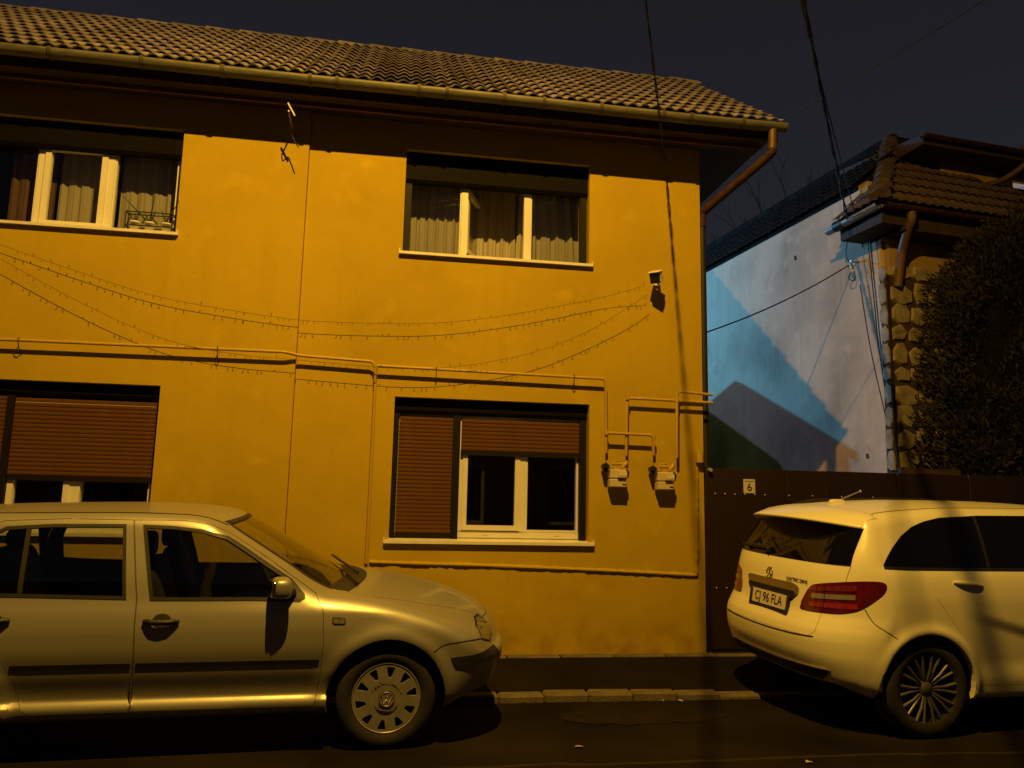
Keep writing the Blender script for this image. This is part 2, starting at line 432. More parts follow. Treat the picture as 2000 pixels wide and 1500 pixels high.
RM = Matrix(((1, 0, 0, 0), (0, SD.y, SN.y, 0), (0, SD.z, SN.z, 0), (0, 0, 0, 1)))
TILES = []
tmats = [M_TILE, pm('bleached_clay_tile', (.21, .18, .25), .88, var=.4, scale=3.0, col2=(.35, .31, .42), bump=.5, bscale=90), pm('mossy_clay_tile', (.12, .10, .095), .9, var=.4, scale=3.0, col2=(.23, .20, .20), bump=.5, bscale=90)]
tmesh = []
for m in tmats:
    me = tile_mesh(tw, cl, 21, waves=3); me.materials.append(m); tmesh.append(me)
roof = MB()
roof.prism([(6.93, 5.315), (9.5, 7.20), (12.0, 5.36), (12.0, 5.22), (9.5, 7.06), (6.93, 5.20)], lambda y, z: (X0R-.9, y, z), lambda y, z: (X1R-.03, y, z))
roof_o = part(house, roof, 'roof', M_WOOD)
for r in range(ncrs):
    for c in range(ncol):
        me = tmesh[0 if random.random() < .6 else (1 if random.random() < .6 else 2)]
        o = bpy.data.objects.new('roof_tile', me); COL.objects.link(o); o.parent = roof_o
        p = E0 + SD*(r*cl-.03) + Vector((X0R+c*tw, 0, 0)) + SN*random.uniform(0, .004)
        o.matrix_basis = Matrix.Translation(p) @ RM @ Matrix.Rotation(random.uniform(-.012, .012), 4, 'Z')
for k in range(22):
    x = X0R+.2+k*.40
    b = MB()
    V = []; F = []
    for j, xx in enumerate((x, x+.43)):
        rr = .085-.008*j
        for i in range(9):
            a = math.pi*i/8; V.append((xx, 9.5-math.cos(a)*rr*1.25, 7.185+math.sin(a)*rr+(.012 if j == 0 else 0)))
    for i in range(8): F.append((i, i+1, 9+i+1, 9+i))
    b.add(V, F, True)
    b.add([V[i] for i in range(9)], [tuple(range(9))])
    part(house, b, 'ridge_tile', tmats[k % 3], fix=False)
# eave timber, soffit, verge boards
mb = MB(); mb.box(X0R-.8, X1R-.04, 6.955, 6.985, 5.17, 5.31); part(house, mb, 'fascia_board', M_WOOD)
mb = MB(); mb.box(X0R-.8, X1R-.06, 6.986, YW-.002, 5.205, 5.23); part(house, mb, 'soffit', M_SOF)
mb = MB(); mb.box(X0R-.8, X1R-.10, 7.15, 7.18, 5.165, 5.204); part(house, mb, 'eave_batten', pm('batten_wood', (.16, .075, .035), .8, var=.3, scale=8))
mb = MB(); mb.prism([(6.96, 5.315), (9.5, 7.215), (9.5, 7.05), (6.96, 5.16)], lambda y, z: (X1R-.028, y, z), lambda y, z: (X1R-.003, y, z)); part(house, mb, 'verge_board', M_WOOD)
mb = MB(); mb.box(XC+.001, X1R-.07, YW, 9.4, 5.205, 5.23); part(house, mb, 'verge_soffit', M_SOF)
# gutter: half round with joint bands
GY, GZ, GR = 6.868, 5.292, .068
mb = MB(); V = []; F = []
xs = [X0R-.8+i*.35 for i in range(28)]; xs = [x for x in xs if x < 3.78]+[3.79]
for x in xs:
    dz = .004*math.sin(x*1.7)
    for i in range(11):
        a = math.pi*(1+i/10); V.append((x, GY+GR*math.cos(a), GZ+GR*math.sin(a)+dz))
    for i in range(11):
        a = math.pi*(2-i/10); V.append((x, GY+(GR-.006)*math.cos(a), GZ+(GR-.006)*math.sin(a)+dz))
for k in range(len(xs)-1):
    for i in range(22): F.append((k*22+i, k*22+(i+1) % 22, (k+1)*22+(i+1) % 22, (k+1)*22+i))
mb.add(V, F, True)
gx = 3.788
mb.add([(gx, GY+GR*math.cos(math.pi*(1+i/10)), GZ+GR*math.sin(math.pi*(1+i/10))) for i in range(11)], [tuple(range(11))])
gut = part(house, mb, 'gutter', M_GUT)
for x in (-4.6, -3.05, -2.30, -1.62, -.86, -.62, .12, .38, .92, 1.30, 1.86, 2.48, 2.76, 3.30):
    b = MB(); V = []; F = []
    for xx in (x, x+.034):
        for i in range(13):
            a = math.pi*(.97+1.06*i/12); V.append((xx, GY+(GR+.009)*math.cos(a), GZ+(GR+.009)*math.sin(a)+.004*math.sin(x*1.7)))
    for i in range(12): F.append((i, i+1, 13+i+1, 13+i))
    b.add(V, F, True)
    o = part(house, b, 'gutter_band', pm('dark_gutter_joint', (.07, .06, .04), .6, var=.3, scale=12), fix=False)
b = MB(); b.tube([(GX, 6.868, z) for GX, z in ((3.655, 5.24), (3.652, 5.12))] + [(3.645, 6.872, 5.02)], .043, 12)
part(house, b, 'downpipe_outlet', pm('worn_outlet', (.20, .12, .065), .55, metal=.2, var=.4, scale=12, col2=(.10, .035, .015)))
b = MB(); b.tube(spline([(3.645, 6.872, 5.04), (3.60, 6.93, 4.955), (3.20, 7.41, 4.60), (3.155, 7.475, 4.52), (3.152, 7.48, 4.40)], 5), .045, 12)
part(house, b, 'downpipe', M_PIPEB)
b = MB(); b.tube([(3.150, 7.482, 4.405), (3.150, 7.482, 2.4), (3.150, 7.482, .15)], .040, 12); part(house, b, 'downpipe', pm('dark_downpipe', (.020, .013, .006), .6, var=.3, scale=10))
# raised plaster chase around the lower front
mb = MB()
path = [(3.02, 2.02), (3.015, 1.6), (3.008, 1.2), (3.0, .845), (2.6, .862), (2.0, .886), (1.4, .905), (.8, .922), (.3, .930), (-.12, .940)]
V = []; F = []; n = 0
pts = []
for i in range(len(path)-1):
    for k in range(14):
        t = k/14; pts.append((path[i][0]*(1-t)+path[i+1][0]*t, path[i][1]*(1-t)+path[i+1][1]*t))
pts.append(path[-1])
for i, (x, z) in enumerate(pts):
    dx, dz = (pts[min(i+1, len(pts)-1)][0]-pts[max(i-1, 0)][0], pts[min(i+1, len(pts)-1)][1]-pts[max(i-1, 0)][1]); q = math.hypot(dx, dz); nx, nz = -dz/q, dx/q
    w = .019+random.uniform(-.005, .007); h = .022+random.uniform(-.007, .009)
    for s, hh in ((-1, -.002), (-.6, h*.8), (.0, h), (.6, h*.75), (1, -.002)):
        V.append((x+nx*w*s, YW-hh, z+nz*w*s))
for i in range(len(pts)-1):
    for j in range(4): F.append((i*5+j, (i+1)*5+j, (i+1)*5+j+1, i*5+j+1))
mb.add(V, F, True); part(house, mb, 'plaster_chase', M_YEL)
mb = MB(); mb.tube([(3.035, YW-.035, 2.03), (3.035, YW-.035, 1.93)], [.034, .04], 10); part(house, mb, 'chase_collar', M_GAS)

# --- windows
def pane(parent, x0, x1, z0, z1, y):
    b = MB(); b.box(x0, x1, y, y+.006, z0, z1); return local(parent, b.obj('pane', M_GLASS))
def sash(parent, x0, x1, z0, z1, y, w=.055, d=.05):
    b = MB(); frame_bars(b, x0, x1, y, y+d, z0, z1, w); s = local(parent, b.obj('sash', M_PVC)); return s
def window(bars_fn, label):
    w = MB(); bars_fn(w); o = w.obj('window', M_PVC); local(house, o); o['label'] = label; return o
def sub(parent, mb, name, mat):
    o = mb.obj(name, mat); o.parent = parent; return o
def sill(x0, x1, z, yw, out=.045):
    b = MB(); b.prism([(yw-out, z-.030), (yw-out, z-.004), (yw+.14, z+.016), (yw+.14, z-.012)], lambda y, zz: (x0, y, zz), lambda y, zz: (x1, y, zz))
    b.box(x0-.008, x0, yw-out+.004, yw+.02, z-.028, z+.022); b.box(x1, x1+.008, yw-out+.004, yw+.02, z-.028, z+.022)
    o = b.obj('window_sill', M_SILL); return local(house, o)
def subpane(o, x0, x1, z0, z1, y):
    b = MB(); b.box(x0, x1, y, y+.006, z0, z1); return sub(o, b, 'pane', M_GLASS)
def addsash(o, x0, x1, z0, z1, y, w=.055):
    b = MB(); frame_bars(b, x0, x1, y-.012, y+.045, z0, z1, w); s = sub(o, b, 'sash', M_PVC)
    subpane(o, x0+w, x1-w, z0+w, z1-w, y+.015); return s
def shutter(x0, x1, z0, z1, y, pitch=.0375, label=None, mat=M_SLAT):
    """curtain of interlocking slats hanging from z1 down to z0"""
    b = MB(); n = 5
    prof = [(.0, .0015), (-.0035, .003), (-.0055, .012), (-.005, .026), (-.0018, .0355), (.004, .0365), (.004, .0015)]
    k = len(prof)
    me = None
    bar = MB(); bar.box(x0, x1, y-.006, y+.010, z0, z0+.045)
    sh = bar.obj('roller_shutter', M_RAIL); local(house, sh)
    if label: sh['label'] = label
    b = MB(); b.prism(prof, lambda d, z: (x0+.002, d, z), lambda d, z: (x1-.002, d, z)); me = b.mesh('slat'); me.materials.append(mat)
    zz = z0+.046
    while zz+pitch < z1+.004:
        o = bpy.data.objects.new('slat', me); COL.objects.link(o); o.parent = sh; o.location = (0, y, zz); zz += pitch
    return sh
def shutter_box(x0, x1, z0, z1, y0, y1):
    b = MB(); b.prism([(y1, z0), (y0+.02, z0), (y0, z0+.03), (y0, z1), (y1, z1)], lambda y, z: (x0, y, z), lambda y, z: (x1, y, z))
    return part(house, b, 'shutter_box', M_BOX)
def rails(x, y0, y1, z0, z1, w=.05):
    b = MB(); b.box(x, x+w, y0, y1, z0, z1); return part(house, b, 'guide_rail', M_RAIL)

# upper window of the right bay
yf = YW+.135
def f(w):
    frame_bars(w, .062, 1.905, yf, yf+.065, 3.86, 4.72, .045)
    w.box(.625, .688, yf-.008, yf+.064, 3.906, 4.674); w.box(1.262, 1.328, yf-.008, yf+.064, 3.906, 4.674)
o = window(f, 'white upper window of three lights with its middle sash open')
addsash(o, .110, .622, 3.907, 4.672, yf+.012, .012); addsash(o, 1.331, 1.857, 3.907, 4.672, yf+.012, .012)
b = MB(); mt = Matrix.Translation((.70, yf+.055, 0)) @ Matrix.Rotation(math.radians(66), 4, 'Z')
for q in ((0, .05, 3.975, 4.645), (.50, .55, 3.975, 4.645), (.05, .50, 3.975, 4.03), (.05, .50, 4.59, 4.645)): b.box(q[0], q[1], 0, .05, q[2], q[3], mt)
sub(o, b, 'open_sash', M_PVC)
b = MB(); b.box(.05, .50, .02, .026, 4.03, 4.59, mt); sub(o, b, 'pane', M_GLASS)
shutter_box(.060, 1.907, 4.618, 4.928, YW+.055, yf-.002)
rails(.062, YW+.085, yf-.003, 3.885, 4.634, .062); rails(1.835, YW+.085, yf-.003, 3.885, 4.634, .066)
sill(.030, 1.935, 3.878, YW)
# lower window of the right bay
def f(w):
    frame_bars(w, .052, 1.918, yf, yf+.065, 1.165, 2.33, .06)
    w.box(.655, .715, yf-.006, yf+.064, 1.226, 2.27); w.box(1.272, 1.33, yf-.006, yf+.064, 1.226, 2.27)
o = window(f, 'white lower window half covered by brown roller shutters')
addsash(o, .716, 1.272, 1.235, 2.265, yf-.004, .048); addsash(o, 1.331, 1.85, 1.228, 2.265, yf+.01, .018); subpane(o, .115, .652, 1.228, 2.265, yf+.02)
for x in (.93, 1.62):
    b = MB(); b.box(x, x+.05, yf-.006, yf+.002, 1.195, 1.207); sub(o, b, 'drain_cap', M_PVC)
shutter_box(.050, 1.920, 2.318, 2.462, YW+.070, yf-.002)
ys = YW+.102
shutter(.098, .612, 1.158, 2.315, ys, label='brown roller shutter lowered to the sill'); shutter(.690, 1.852, 1.940, 2.315, ys, label='brown roller shutter lowered a third of the way')
rails(.052, YW+.085, yf-.004, 1.15, 2.317, .045); rails(.613, YW+.085, yf-.008, 1.15, 2.317, .068); rails(1.854, YW+.085, yf-.004, 1.15, 2.317, .062)
sill(.005, 1.965, 1.142, YW)
# upper window of the left bay
yl = YLW+.135
def f(w):
    frame_bars(w, -3.94, -2.028, yl, yl+.065, 3.868, 4.74, .045)
    w.box(-3.30, -3.245, yl-.008, yl+.064, 3.914, 4.694); w.box(-2.70, -2.64, yl-.008, yl+.064, 3.914, 4.694)
o = window(f, 'white upper window with a plant rack on its sill')
addsash(o, -3.243, -2.702, 3.915, 4.692, yl-.012, .05); addsash(o, -2.638, -2.075, 3.915, 4.692, yl+.012, .012); addsash(o, -3.89, -3.302, 3.915, 4.692, yl+.012, .012)
shutter_box(-3.945, -2.024, 4.642, 4.898, YLW+.055, yl-.016)
sill(-3.97, -2.0, 3.890, YLW)
# lower window of the left bay
def f(w):
    frame_bars(w, -3.89, -2.036, yl, yl+.065, 1.18, 2.33, .06)
    w.box(-3.33, -3.25, yl-.006, yl+.064, 1.241, 2.27); w.box(-2.745, -2.66, yl-.006, yl+.064, 1.241, 2.27)
o = window(f, 'white lower window behind the silver car, mostly shuttered')
addsash(o, -3.25, -2.745, 1.245, 2.265, yl-.004, .05); subpane(o, -2.66, -2.10, 1.245, 2.265, yl+.02); subpane(o, -3.82, -3.33, 1.245, 2.265, yl+.02)
shutter_box(-3.895, -2.034, 2.345, 2.462, YLW+.070, yl-.002)
shutter(-3.25, -2.055, 1.603, 2.342, YLW+.102, label='brown roller shutter lowered two thirds')
shutter(-3.84, -3.31, 1.20, 2.342, YLW+.102)
rails(-3.309, YLW+.085, yl-.012, 1.16, 2.344, .057); rails(-2.053, YLW+.085, yl-.004, 1.16, 2.344, .016)
sill(-3.94, -2.0, 1.165, YLW)

# --- curtains
def curtain(x0, x1, z0, z1, y, label, mat=M_CURT, waves=6, amp=.035, tilt=0., dy=0.):
    b = MB(); n = max(24, int((x1-x0)*150)); V = []; F = []
    ph = random.uniform(0, 6)
    rows = 10
    for j in range(rows+1):
        t = j/rows
        for i in range(n+1):
            u = i/n
            a = amp*(math.sin(u*waves*2*math.pi+ph)+.55*math.sin(u*waves*3.7*math.pi+ph*2)+.3*math.sin(u*waves*7.1*math.pi))*(.55+.45*(1-t))
            V.append((x0+(x1-x0)*u+tilt*(1-t)*(u-.3), y+dy*u+a, z0+(z1-z0)*t))
    for j in range(rows):
        for i in range(n): F.append((j*(n+1)+i, j*(n+1)+i+1, (j+1)*(n+1)+i+1, (j+1)*(n+1)+i))
    b.add(V, F, True)
    return tag(b.obj('curtain', mat, fix=False), label, 'curtain', 'net curtains in the upper windows')
curtain(.10, .66, 3.80, 4.85, YW+.40, 'pleated cream curtain behind the left pane of the window above the gas meters', waves=7, amp=.016)
curtain(.66, 1.27, 3.80, 4.85, YW+.56, 'cream curtain behind the open sash of the three-light window', waves=5, amp=.022)
curtain(1.27, 1.92, 3.80, 4.85, YW+.50, 'cream curtain in the right pane of the window above the gas meters', waves=5, amp=.022, tilt=.12)
curtain(-3.20, -2.68, 3.80, 4.85, YLW+.38, 'cream curtain in the middle pane of the window with the plant rack', waves=5, amp=.012)
curtain(-2.66, -2.05, 3.80, 4.85, YLW+.40, 'cream curtain behind the plant rack', waves=5, amp=.012)
curtain(-3.62, -3.22, 3.80, 4.85, YLW+.36, 'dark brown curtain at the left edge of the photo', M_CURTB, waves=4, amp=.012)

# --- plant rack on the upper left sill
rk = thing('plant_rack', (-2.24, YLW, 3.90), 'dark wire rack with spiky potted plants on the upper left sill', 'plant rack')
b = MB()
for z in (4.075, 3.945):
    b.tube([(-2.47, YLW+.02, z), (-2.06, YLW+.02, z)], .006, 6); b.tube([(-2.47, YLW+.10, z), (-2.06, YLW+.10, z)], .006, 6)
    b.tube([(-2.47, YLW+.02, z), (-2.47, YLW+.10, z)], .006, 6); b.tube([(-2.06, YLW+.02, z), (-2.06, YLW+.10, z)], .006, 6)
for x in (-2.47, -2.06):
    for y in (YLW+.02, YLW+.10): b.tube([(x, y, 3.90), (x, y, 4.08)], .006, 6)
b.tube(spline([(-2.455, YLW+.02, 3.95), (-2.42, YLW+.02, 4.04), (-2.44, YLW+.02, 4.06)], 5), .005, 5)
part(rk, b, 'wire_frame', M_WIRE)
for x in (-2.40, -2.27, -2.12):
    b = MB(); b.lathe([(.0, 0), (.034, 0), (.045, .075), (.048, .075), (.048, .088), (.040, .088), (.036, .07), (.0, .068)], 16, Matrix.Translation((x, YLW+.062, 3.902)))
    part(rk, b, 'flower_pot', M_PVC)
b = MB()
def blade(b, p0, d, L, w, bend):
    p0 = Vector(p0); d = Vector(d).normalized(); s = d.cross(Vector((0, 1, 0))).normalized()
    V = []; n = 6
    for i in range(n+1):
        t = i/n; c = p0+d*L*t+Vector((0, -.05, -bend))*t*t; ww = w*(1-t)**.7
        V += [c-s*ww, c+s*ww]
    b.add(V, [(2*i, 2*i+1, 2*i+3, 2*i+2) for i in range(n)])
for (x, dx, L) in ((-2.27, -.95, .40), (-2.27, .15, .36), (-2.14, .55, .30), (-2.27, -.3, .14), (-2.40, .5, .12), (-2.40, -.4, .10), (-2.12, -.3, .16), (-2.27, .5, .16), (-2.12, .2, .12), (-2.40, .1, .13), (-2.33, .6, .10), (-2.2, -.7, .12)):
    blade(b, (x, YLW+.05, 3.975), (dx, -.1, 1), L, .009, .02)
part(rk, b, 'leaves', pm('plant_leaf', (.035, .05, .012), .6), fix=False)

# ================================================================== THINGS ON THE WALL
YP = YW-.078
gp = thing('gas_pipe', (-.145, YP, 2.75), 'thin yellow gas pipe running along the wall and down to the meters', 'pipe')
def gpart(name, pts, r=.0145, clips=()):
    b = MB(); b.tube(pts, r, 8); return part(gp, b, name, M_GAS)
def bend(pts, rad=.03):
    P = [Vector(p) for p in pts]; out = [P[0]]
    for i in range(1, len(P)-1):
        a = (P[i-1]-P[i]).normalized(); c = (P[i+1]-P[i]).normalized()
        out += [P[i]+a*rad, P[i]+a*rad*.35+c*rad*.35, P[i]+c*rad]
    return out+[P[-1]]
yl0 = YLW-.078
gpart('pipe_run', bend([(-5.5, yl0, 2.79), (-.96, yl0, 2.815), (-.84, YP, 2.795), (-.165, YP, 2.772), (-.145, YP, 2.70), (-.145, YP+.02, 2.58)]))
gpart('pipe_run', [(-.142, YW-.05, 2.72), (-.142, YW-.05, 1.6), (-.145, YW-.05, .93)])
gpart('pipe_run', bend([(-.13, YP, 2.735), (2.065, YP, 2.712), (2.073, YP, 1.99)]))
gpart('pipe_run', bend([(2.073, YP-.02, 2.185), (2.535, YP-.02, 2.178), (2.545, YP-.01, 1.985)]))
gpart('pipe_run', bend([(2.272, YP, 1.97), (2.284, YP, 2.535), (2.79, YP, 2.528), (3.16, YP, 2.522)]))
gpart('pipe_run', bend([(2.778, YP-.015, 1.965), (2.786, YP-.015, 2.615), (2.83, YP-.01, 2.618), (3.165, YP, 2.602)]))
b = MB()
for p in ((2.284, 2.535), (2.786, 2.60), (2.073, 2.185), (2.545, 2.16), (2.786, 2.53)): b.tube([(p[0], YP-.012, p[1]-.02), (p[0], YP-.012, p[1]+.02)], .020, 8)
part(gp, b, 'elbow_fittings', M_GAS)
for x, z, yy in ((-1.55, 2.81, yl0), (.42, 2.728, YP), (1.75, 2.716, YP), (-3.2, 2.80, yl0)):
    b = MB(); b.tube([(x, yy+.09, z-.11), (x, yy+.02, z-.075), (x, yy-.018, z-.02), (x, yy-.018, z+.02), (x, yy+.02, z+.02)], .0042, 6)
    part(gp, b, 'pipe_hook', M_WIRE)
def gas_meter(x, z, label):
    m = thing('gas_meter', (x, YW, z), label, 'gas meter', 'gas meters on the yellow wall')
    b = MB(); b.bev(x-.080, x+.080, YW-.130, YW-.025, z-.085, z-.006, .008); part(m, b, 'lower_case', M_METER)
    b = MB(); b.bev(x-.080, x+.080, YW-.132, YW-.025, z-.002, z+.085, .008); part(m, b, 'upper_case', M_METER)
    b = MB(); b.bev(x-.012, x+.080, YW-.158, YW-.133, z+.004, z+.066, .004); part(m, b, 'index_housing', M_METER)
    b = MB(); b.box(x-.002, x+.070, YW-.1605, YW-.1585, z+.018, z+.026); b.box(x-.006, x+.076, YW-.163, YW-.1585, z+.030, z+.046); part(m, b, 'index_window', pm('pale_dial', (.72, .66, .5), .3))
    b = MB(); b.box(x+.040, x+.070, YW-.1335, YW-.1305, z-.062, z-.050); part(m, b, 'rating_label', M_INK)
    b = MB(); b.box(x-.035, x+.03, YW-.10, YW-.03, z+.086, z+.12); part(m, b, 'pressure_regulator', M_GAS)
    for s in (-1, 1):
        b = MB(); b.tube([(x+s*.055, YW-.075, z+.08), (x+s*.055, YW-.075, z+.115), (x+s*.09, YW-.076, z+.14), (x+s*.10, YW-.077, z+.17)], [.020, .022, .022, .018], 10)
        b.lathe([(.0, -.012), (.030, -.012), (.030, .012), (.0, .012)], 6, Matrix.Translation((x+s*.055, YW-.075, z+.105)), False)
        part(m, b, 'union', M_GAS)
    b = MB(); b.tube([(x-.06, YW-.075, z+.14), (x+.06, YW-.075, z+.14)], .016, 8); b.tube([(x-.035, YW-.075, z+.16), (x, YW-.08, z+.172), (x+.035, YW-.075, z+.16)], .008, 6)
    part(m, b, 'yoke', M_GAS)
    b = MB(); b.tube([(x-.115, YW-.10, z+.11), (x-.115, YW-.04, z+.11)], .034, 10); b.box(x-.15, x-.09, YW-.135, YW-.101, z+.095, z+.125); b.box(x-.135, x-.10, YW-.10, YW-.04, z+.06, z+.10)
    part(m, b, 'shut_off_valve', M_BLACK)
    return m
gas_meter(2.180, 1.752, 'pale gas meter nearest the lower window')
gas_meter(2.652, 1.738, 'pale gas meter nearest the house corner')

fl = thing('floodlight', (2.60, YW, 3.74), 'small white floodlight where the string lights end', 'floodlight')
b = MB(); b.box(2.575, 2.645, YW-.03, YW-.001, 3.70, 3.79); b.tube([(2.61, YW-.02, 3.755), (2.60, YW-.10, 3.765), (2.575, YW-.15, 3.75)], .014, 8); part(fl, b, 'mount', M_PVC)
mt = Matrix.Translation((2.55, YW-.185, 3.735)) @ Matrix.Rotation(math.radians(-38), 4, 'Z') @ Matrix.Rotation(math.radians(24), 4, 'X')
b = MB(); b.bev(-.055, .055, -.045, .045, -.055, .055, .012, mt); part(fl, b, 'housing', M_PVC)
b = MB(); b.bev(-.05, .05, -.060, -.046, -.05, .05, .004, mt); part(fl, b, 'lens', M_BLACK)
b = MB(); b.bev(-.06, .06, -.075, .05, .057, .066, .003, mt); part(fl, b, 'hood', M_PVC)

st = thing('wall_stub', (-1.03, YLW, 5.0), 'pale metal stub with a dangling cable end under the eaves', 'bracket')
b = MB(); b.tube([(-1.03, YLW-.002, 4.98), (-1.035, YLW-.20, 5.00), (-1.035, YLW-.36, 5.01)], .007, 8); part(st, b, 'arm', M_STEEL)
mt = Matrix.Translation((-1.01, YLW-.37, 5.02)) @ Matrix.Rotation(math.radians(-30), 4, 'Y')
b = MB(); b.bev(-.007, .007, -.008, .008, -.070, .070, .002, mt); part(st, b, 'plate', pm('pale_zinc', (.5, .47, .4), .4, metal=.4))
b = MB(); b.tube(spline([(-1.035, YLW-.36, 5.0), (-1.03, YLW-.33, 4.93), (-1.02, YLW-.20, 4.87), (-.99, YLW-.19, 4.80), (-.945, YLW-.22, 4.73)], 6), .006, 6); part(st, b, 'cable_end', M_WIRE)

# --- string lights: four strands of wire with tiny drops
def strand(pts, label):
    P = spline([(x, y, z) for x, y, z in pts], 10)
    b = MB(); b.tube(P, .0021, 5, smooth=True)
    acc = 0; rng = random.Random(len(pts)*13+int(pts[0][2]*100))
    for i in range(1, len(P)):
        d = P[i]-P[i-1]; acc += d.length
        while acc > .062:
            acc -= .062
            if rng.random() < .25: continue
            s = 1 if rng.random() < .22 else -1
            a = P[i]; b.tube([a, a+Vector((rng.uniform(-.008, .008), -.006, s*.014)), a+Vector((rng.uniform(-.01, .01), -.006, s*rng.uniform(.022, .034)))], [.002, .0025, .0035], 5)
    return tag(b.obj('string_light', M_FAIRY), label, 'string lights', 'string lights across the yellow wall')
S1 = [(-3.457, 7.285, 3.653), (-2.805, 7.285, 3.455), (-2.143, 7.285, 3.276), (-1.472, 7.285, 3.180), (-0.902, 7.285, 3.127), (-0.556, 7.285, 3.123), (-0.087, 7.285, 3.136), (0.391, 7.285, 3.168), (0.928, 7.285, 3.255), (1.528, 7.285, 3.392), (2.042, 7.285, 3.528), (2.431, 7.220, 3.650)]
S3 = [(-3.424, 7.245, 3.516), (-2.984, 7.245, 3.286), (-2.543, 7.245, 3.077), (-2.100, 7.245, 2.903), (-1.746, 7.245, 2.815), (-1.302, 7.245, 2.763), (-0.897, 7.245, 2.746), (-0.301, 7.245, 2.718), (0.074, 7.245, 2.708), (0.452, 7.245, 2.731), (0.934, 7.245, 2.818), (1.425, 7.245, 2.958), (1.879, 7.245, 3.169), (2.232, 7.220, 3.394), (2.468, 7.220, 3.564)]
strand(S1, 'upper strand of the dead string lights sagging across the wall')
strand(S3, 'lower strand of the dead string lights, crossing the gas pipe')

# ================================================================== GATE
gate = thing('metal_gate', (3.2, 7.45, .1), 'tall brown sheet metal gate between the two houses', 'gate')
GYF = 7.45
edges = [3.165, 3.99, 4.42, 5.24, 6.06, 6.88, 7.70, 8.6]
for i in range(len(edges)-1):
    b = MB(); b.bev(edges[i]+.006, edges[i+1]-.006, GYF, GYF+.03, .14, 1.885+.002*i, .004); part(gate, b, 'sheet_panel', M_GATE)
    b = MB(); b.box(edges[i+1]-.012, edges[i+1]+.012, GYF+.012, GYF+.07, .12, 1.87); part(gate, b, 'frame_post', M_GATE)
b = MB(); b.box(3.12, 3.163, GYF-.01, GYF+.06, .1, 1.90); part(gate, b, 'frame_post', M_GATE)
b = MB(); b.lathe([(.0, 0), (.0105, 0), (.008, .005), (.0, .0065)], 8, Matrix.Rotation(math.radians(90), 4, 'X')); rv = b.mesh('rivet'); rv.materials.append(M_STEEL)
def rivet(x, z):
    o = bpy.data.objects.new('rivet', rv); COL.objects.link(o); o.location = (x, GYF-.001, z); local(gate, o)
for x in (3.235, 3.34, 3.445, 3.553, 3.658, 3.765, 4.025, 4.28, 4.60, 4.95, 5.5): rivet(x, 1.632)
for x in (3.235, 3.34, 3.445, 3.553, 3.658, 3.765): rivet(x, .72)
b = MB(); b.tube([(3.175, GYF-.05, 1.865), (3.175, GYF-.002, 1.865)], [.018, .022], 10); part(gate, b, 'hinge_cap', pm('pale_zinc', (.5, .47, .4), .4, metal=.4))
b = MB(); b.box(5.53, 6.25, GYF+.35, GYF+.41, 1.90, 1.965); tag(b.obj('timber_beam', M_WOOD), 'dark timber beam lying just above the gate by the stone pier', 'beam')
sg = thing('house_number', (3.595, GYF, 1.70), 'small white plate with number 6 on the brown gate', 'sign')
b = MB(); b.bev(3.535, 3.658, GYF-.008, GYF-.001, 1.645, 1.785, .002); part(sg, b, 'plate', M_SIGN)
me = text_mesh('6', .115, .001); o = link('numeral', me, M_INK); o.matrix_basis = Matrix.Translation((3.597, GYF-.0095, 1.702)) @ Matrix.Rotation(math.radians(90), 4, 'X'); local(sg, o)
b = MB()
for i, (x, w, h) in enumerate(((3.548, .006, .014), (3.556, .005, .010), (3.563, .005, .010), (3.578, .007, .015), (3.588, .006, .010), (3.597, .006, .010), (3.606, .006, .012), (3.615, .006, .010), (3.624, .006, .012), (3.633, .007, .009))): b.box(x, x+w, GYF-.0092, GYF-.0082, 1.758, 1.758+h)
part(sg, b, 'faded_small_print', M_INK)

# ================================================================== NEIGHBOUR HOUSE
NC = Vector((6.68, 9.5, 0)); NA = Vector((.9934, .1149, 0)); NB = Vector((-.1149, .9934, 0))
def N(a, b, z): return NC + NA*a + NB*b + Vector((0, 0, z))
nh = thing('old_house', NC, 'old whitewashed house with a hipped tile roof behind the gate', 'house')
def nprism(poly, a0, a1):
    """outline in (b, z) extruded along a"""
    m = MB(); m.prism(poly, lambda b, z: N(a0, b, z), lambda b, z: N(a1, b, z)); return m
m = MB(); m.prism([(.10, 0), (11, 0), (11, 6.19), (.46, 6.19), (.46, 5.25), (.10, 5.25)], lambda b, z: N(0, b, z), lambda b, z: N(.35, b, z)); part(nh, m, 'side_wall', M_WHITEWALL)
for hs, hz, hw in ((2.005, 5.56, .035), (.545, 2.25, .03)):
    m = MB(); m.prism([(hs-hw, hz-hw*1.2), (hs+hw*.8, hz-hw), (hs+hw, hz+hw*1.3), (hs-hw*.7, hz+hw)], lambda b, z: N(-.004, b, z), lambda b, z: N(.01, b, z)); part(nh, m, 'wall_hole', M_MORTAR)
m = MB(); m.prism([(.05, 0), (6, 0), (6, 5.24), (.05, 5.24)], lambda a, z: N(a, 0, z), lambda a, z: N(a, .09, z)); part(nh, m, 'front_wall', M_NFRONT)
m = MB(); m.prism([(.30, 5.26), (.455, 5.26), (.455, 6.2), (.30, 6.2)], lambda b, z: N(.01, b, z), lambda b, z: N(.36, b, z)); part(nh, m, 'plaster_return', M_NFRONT)
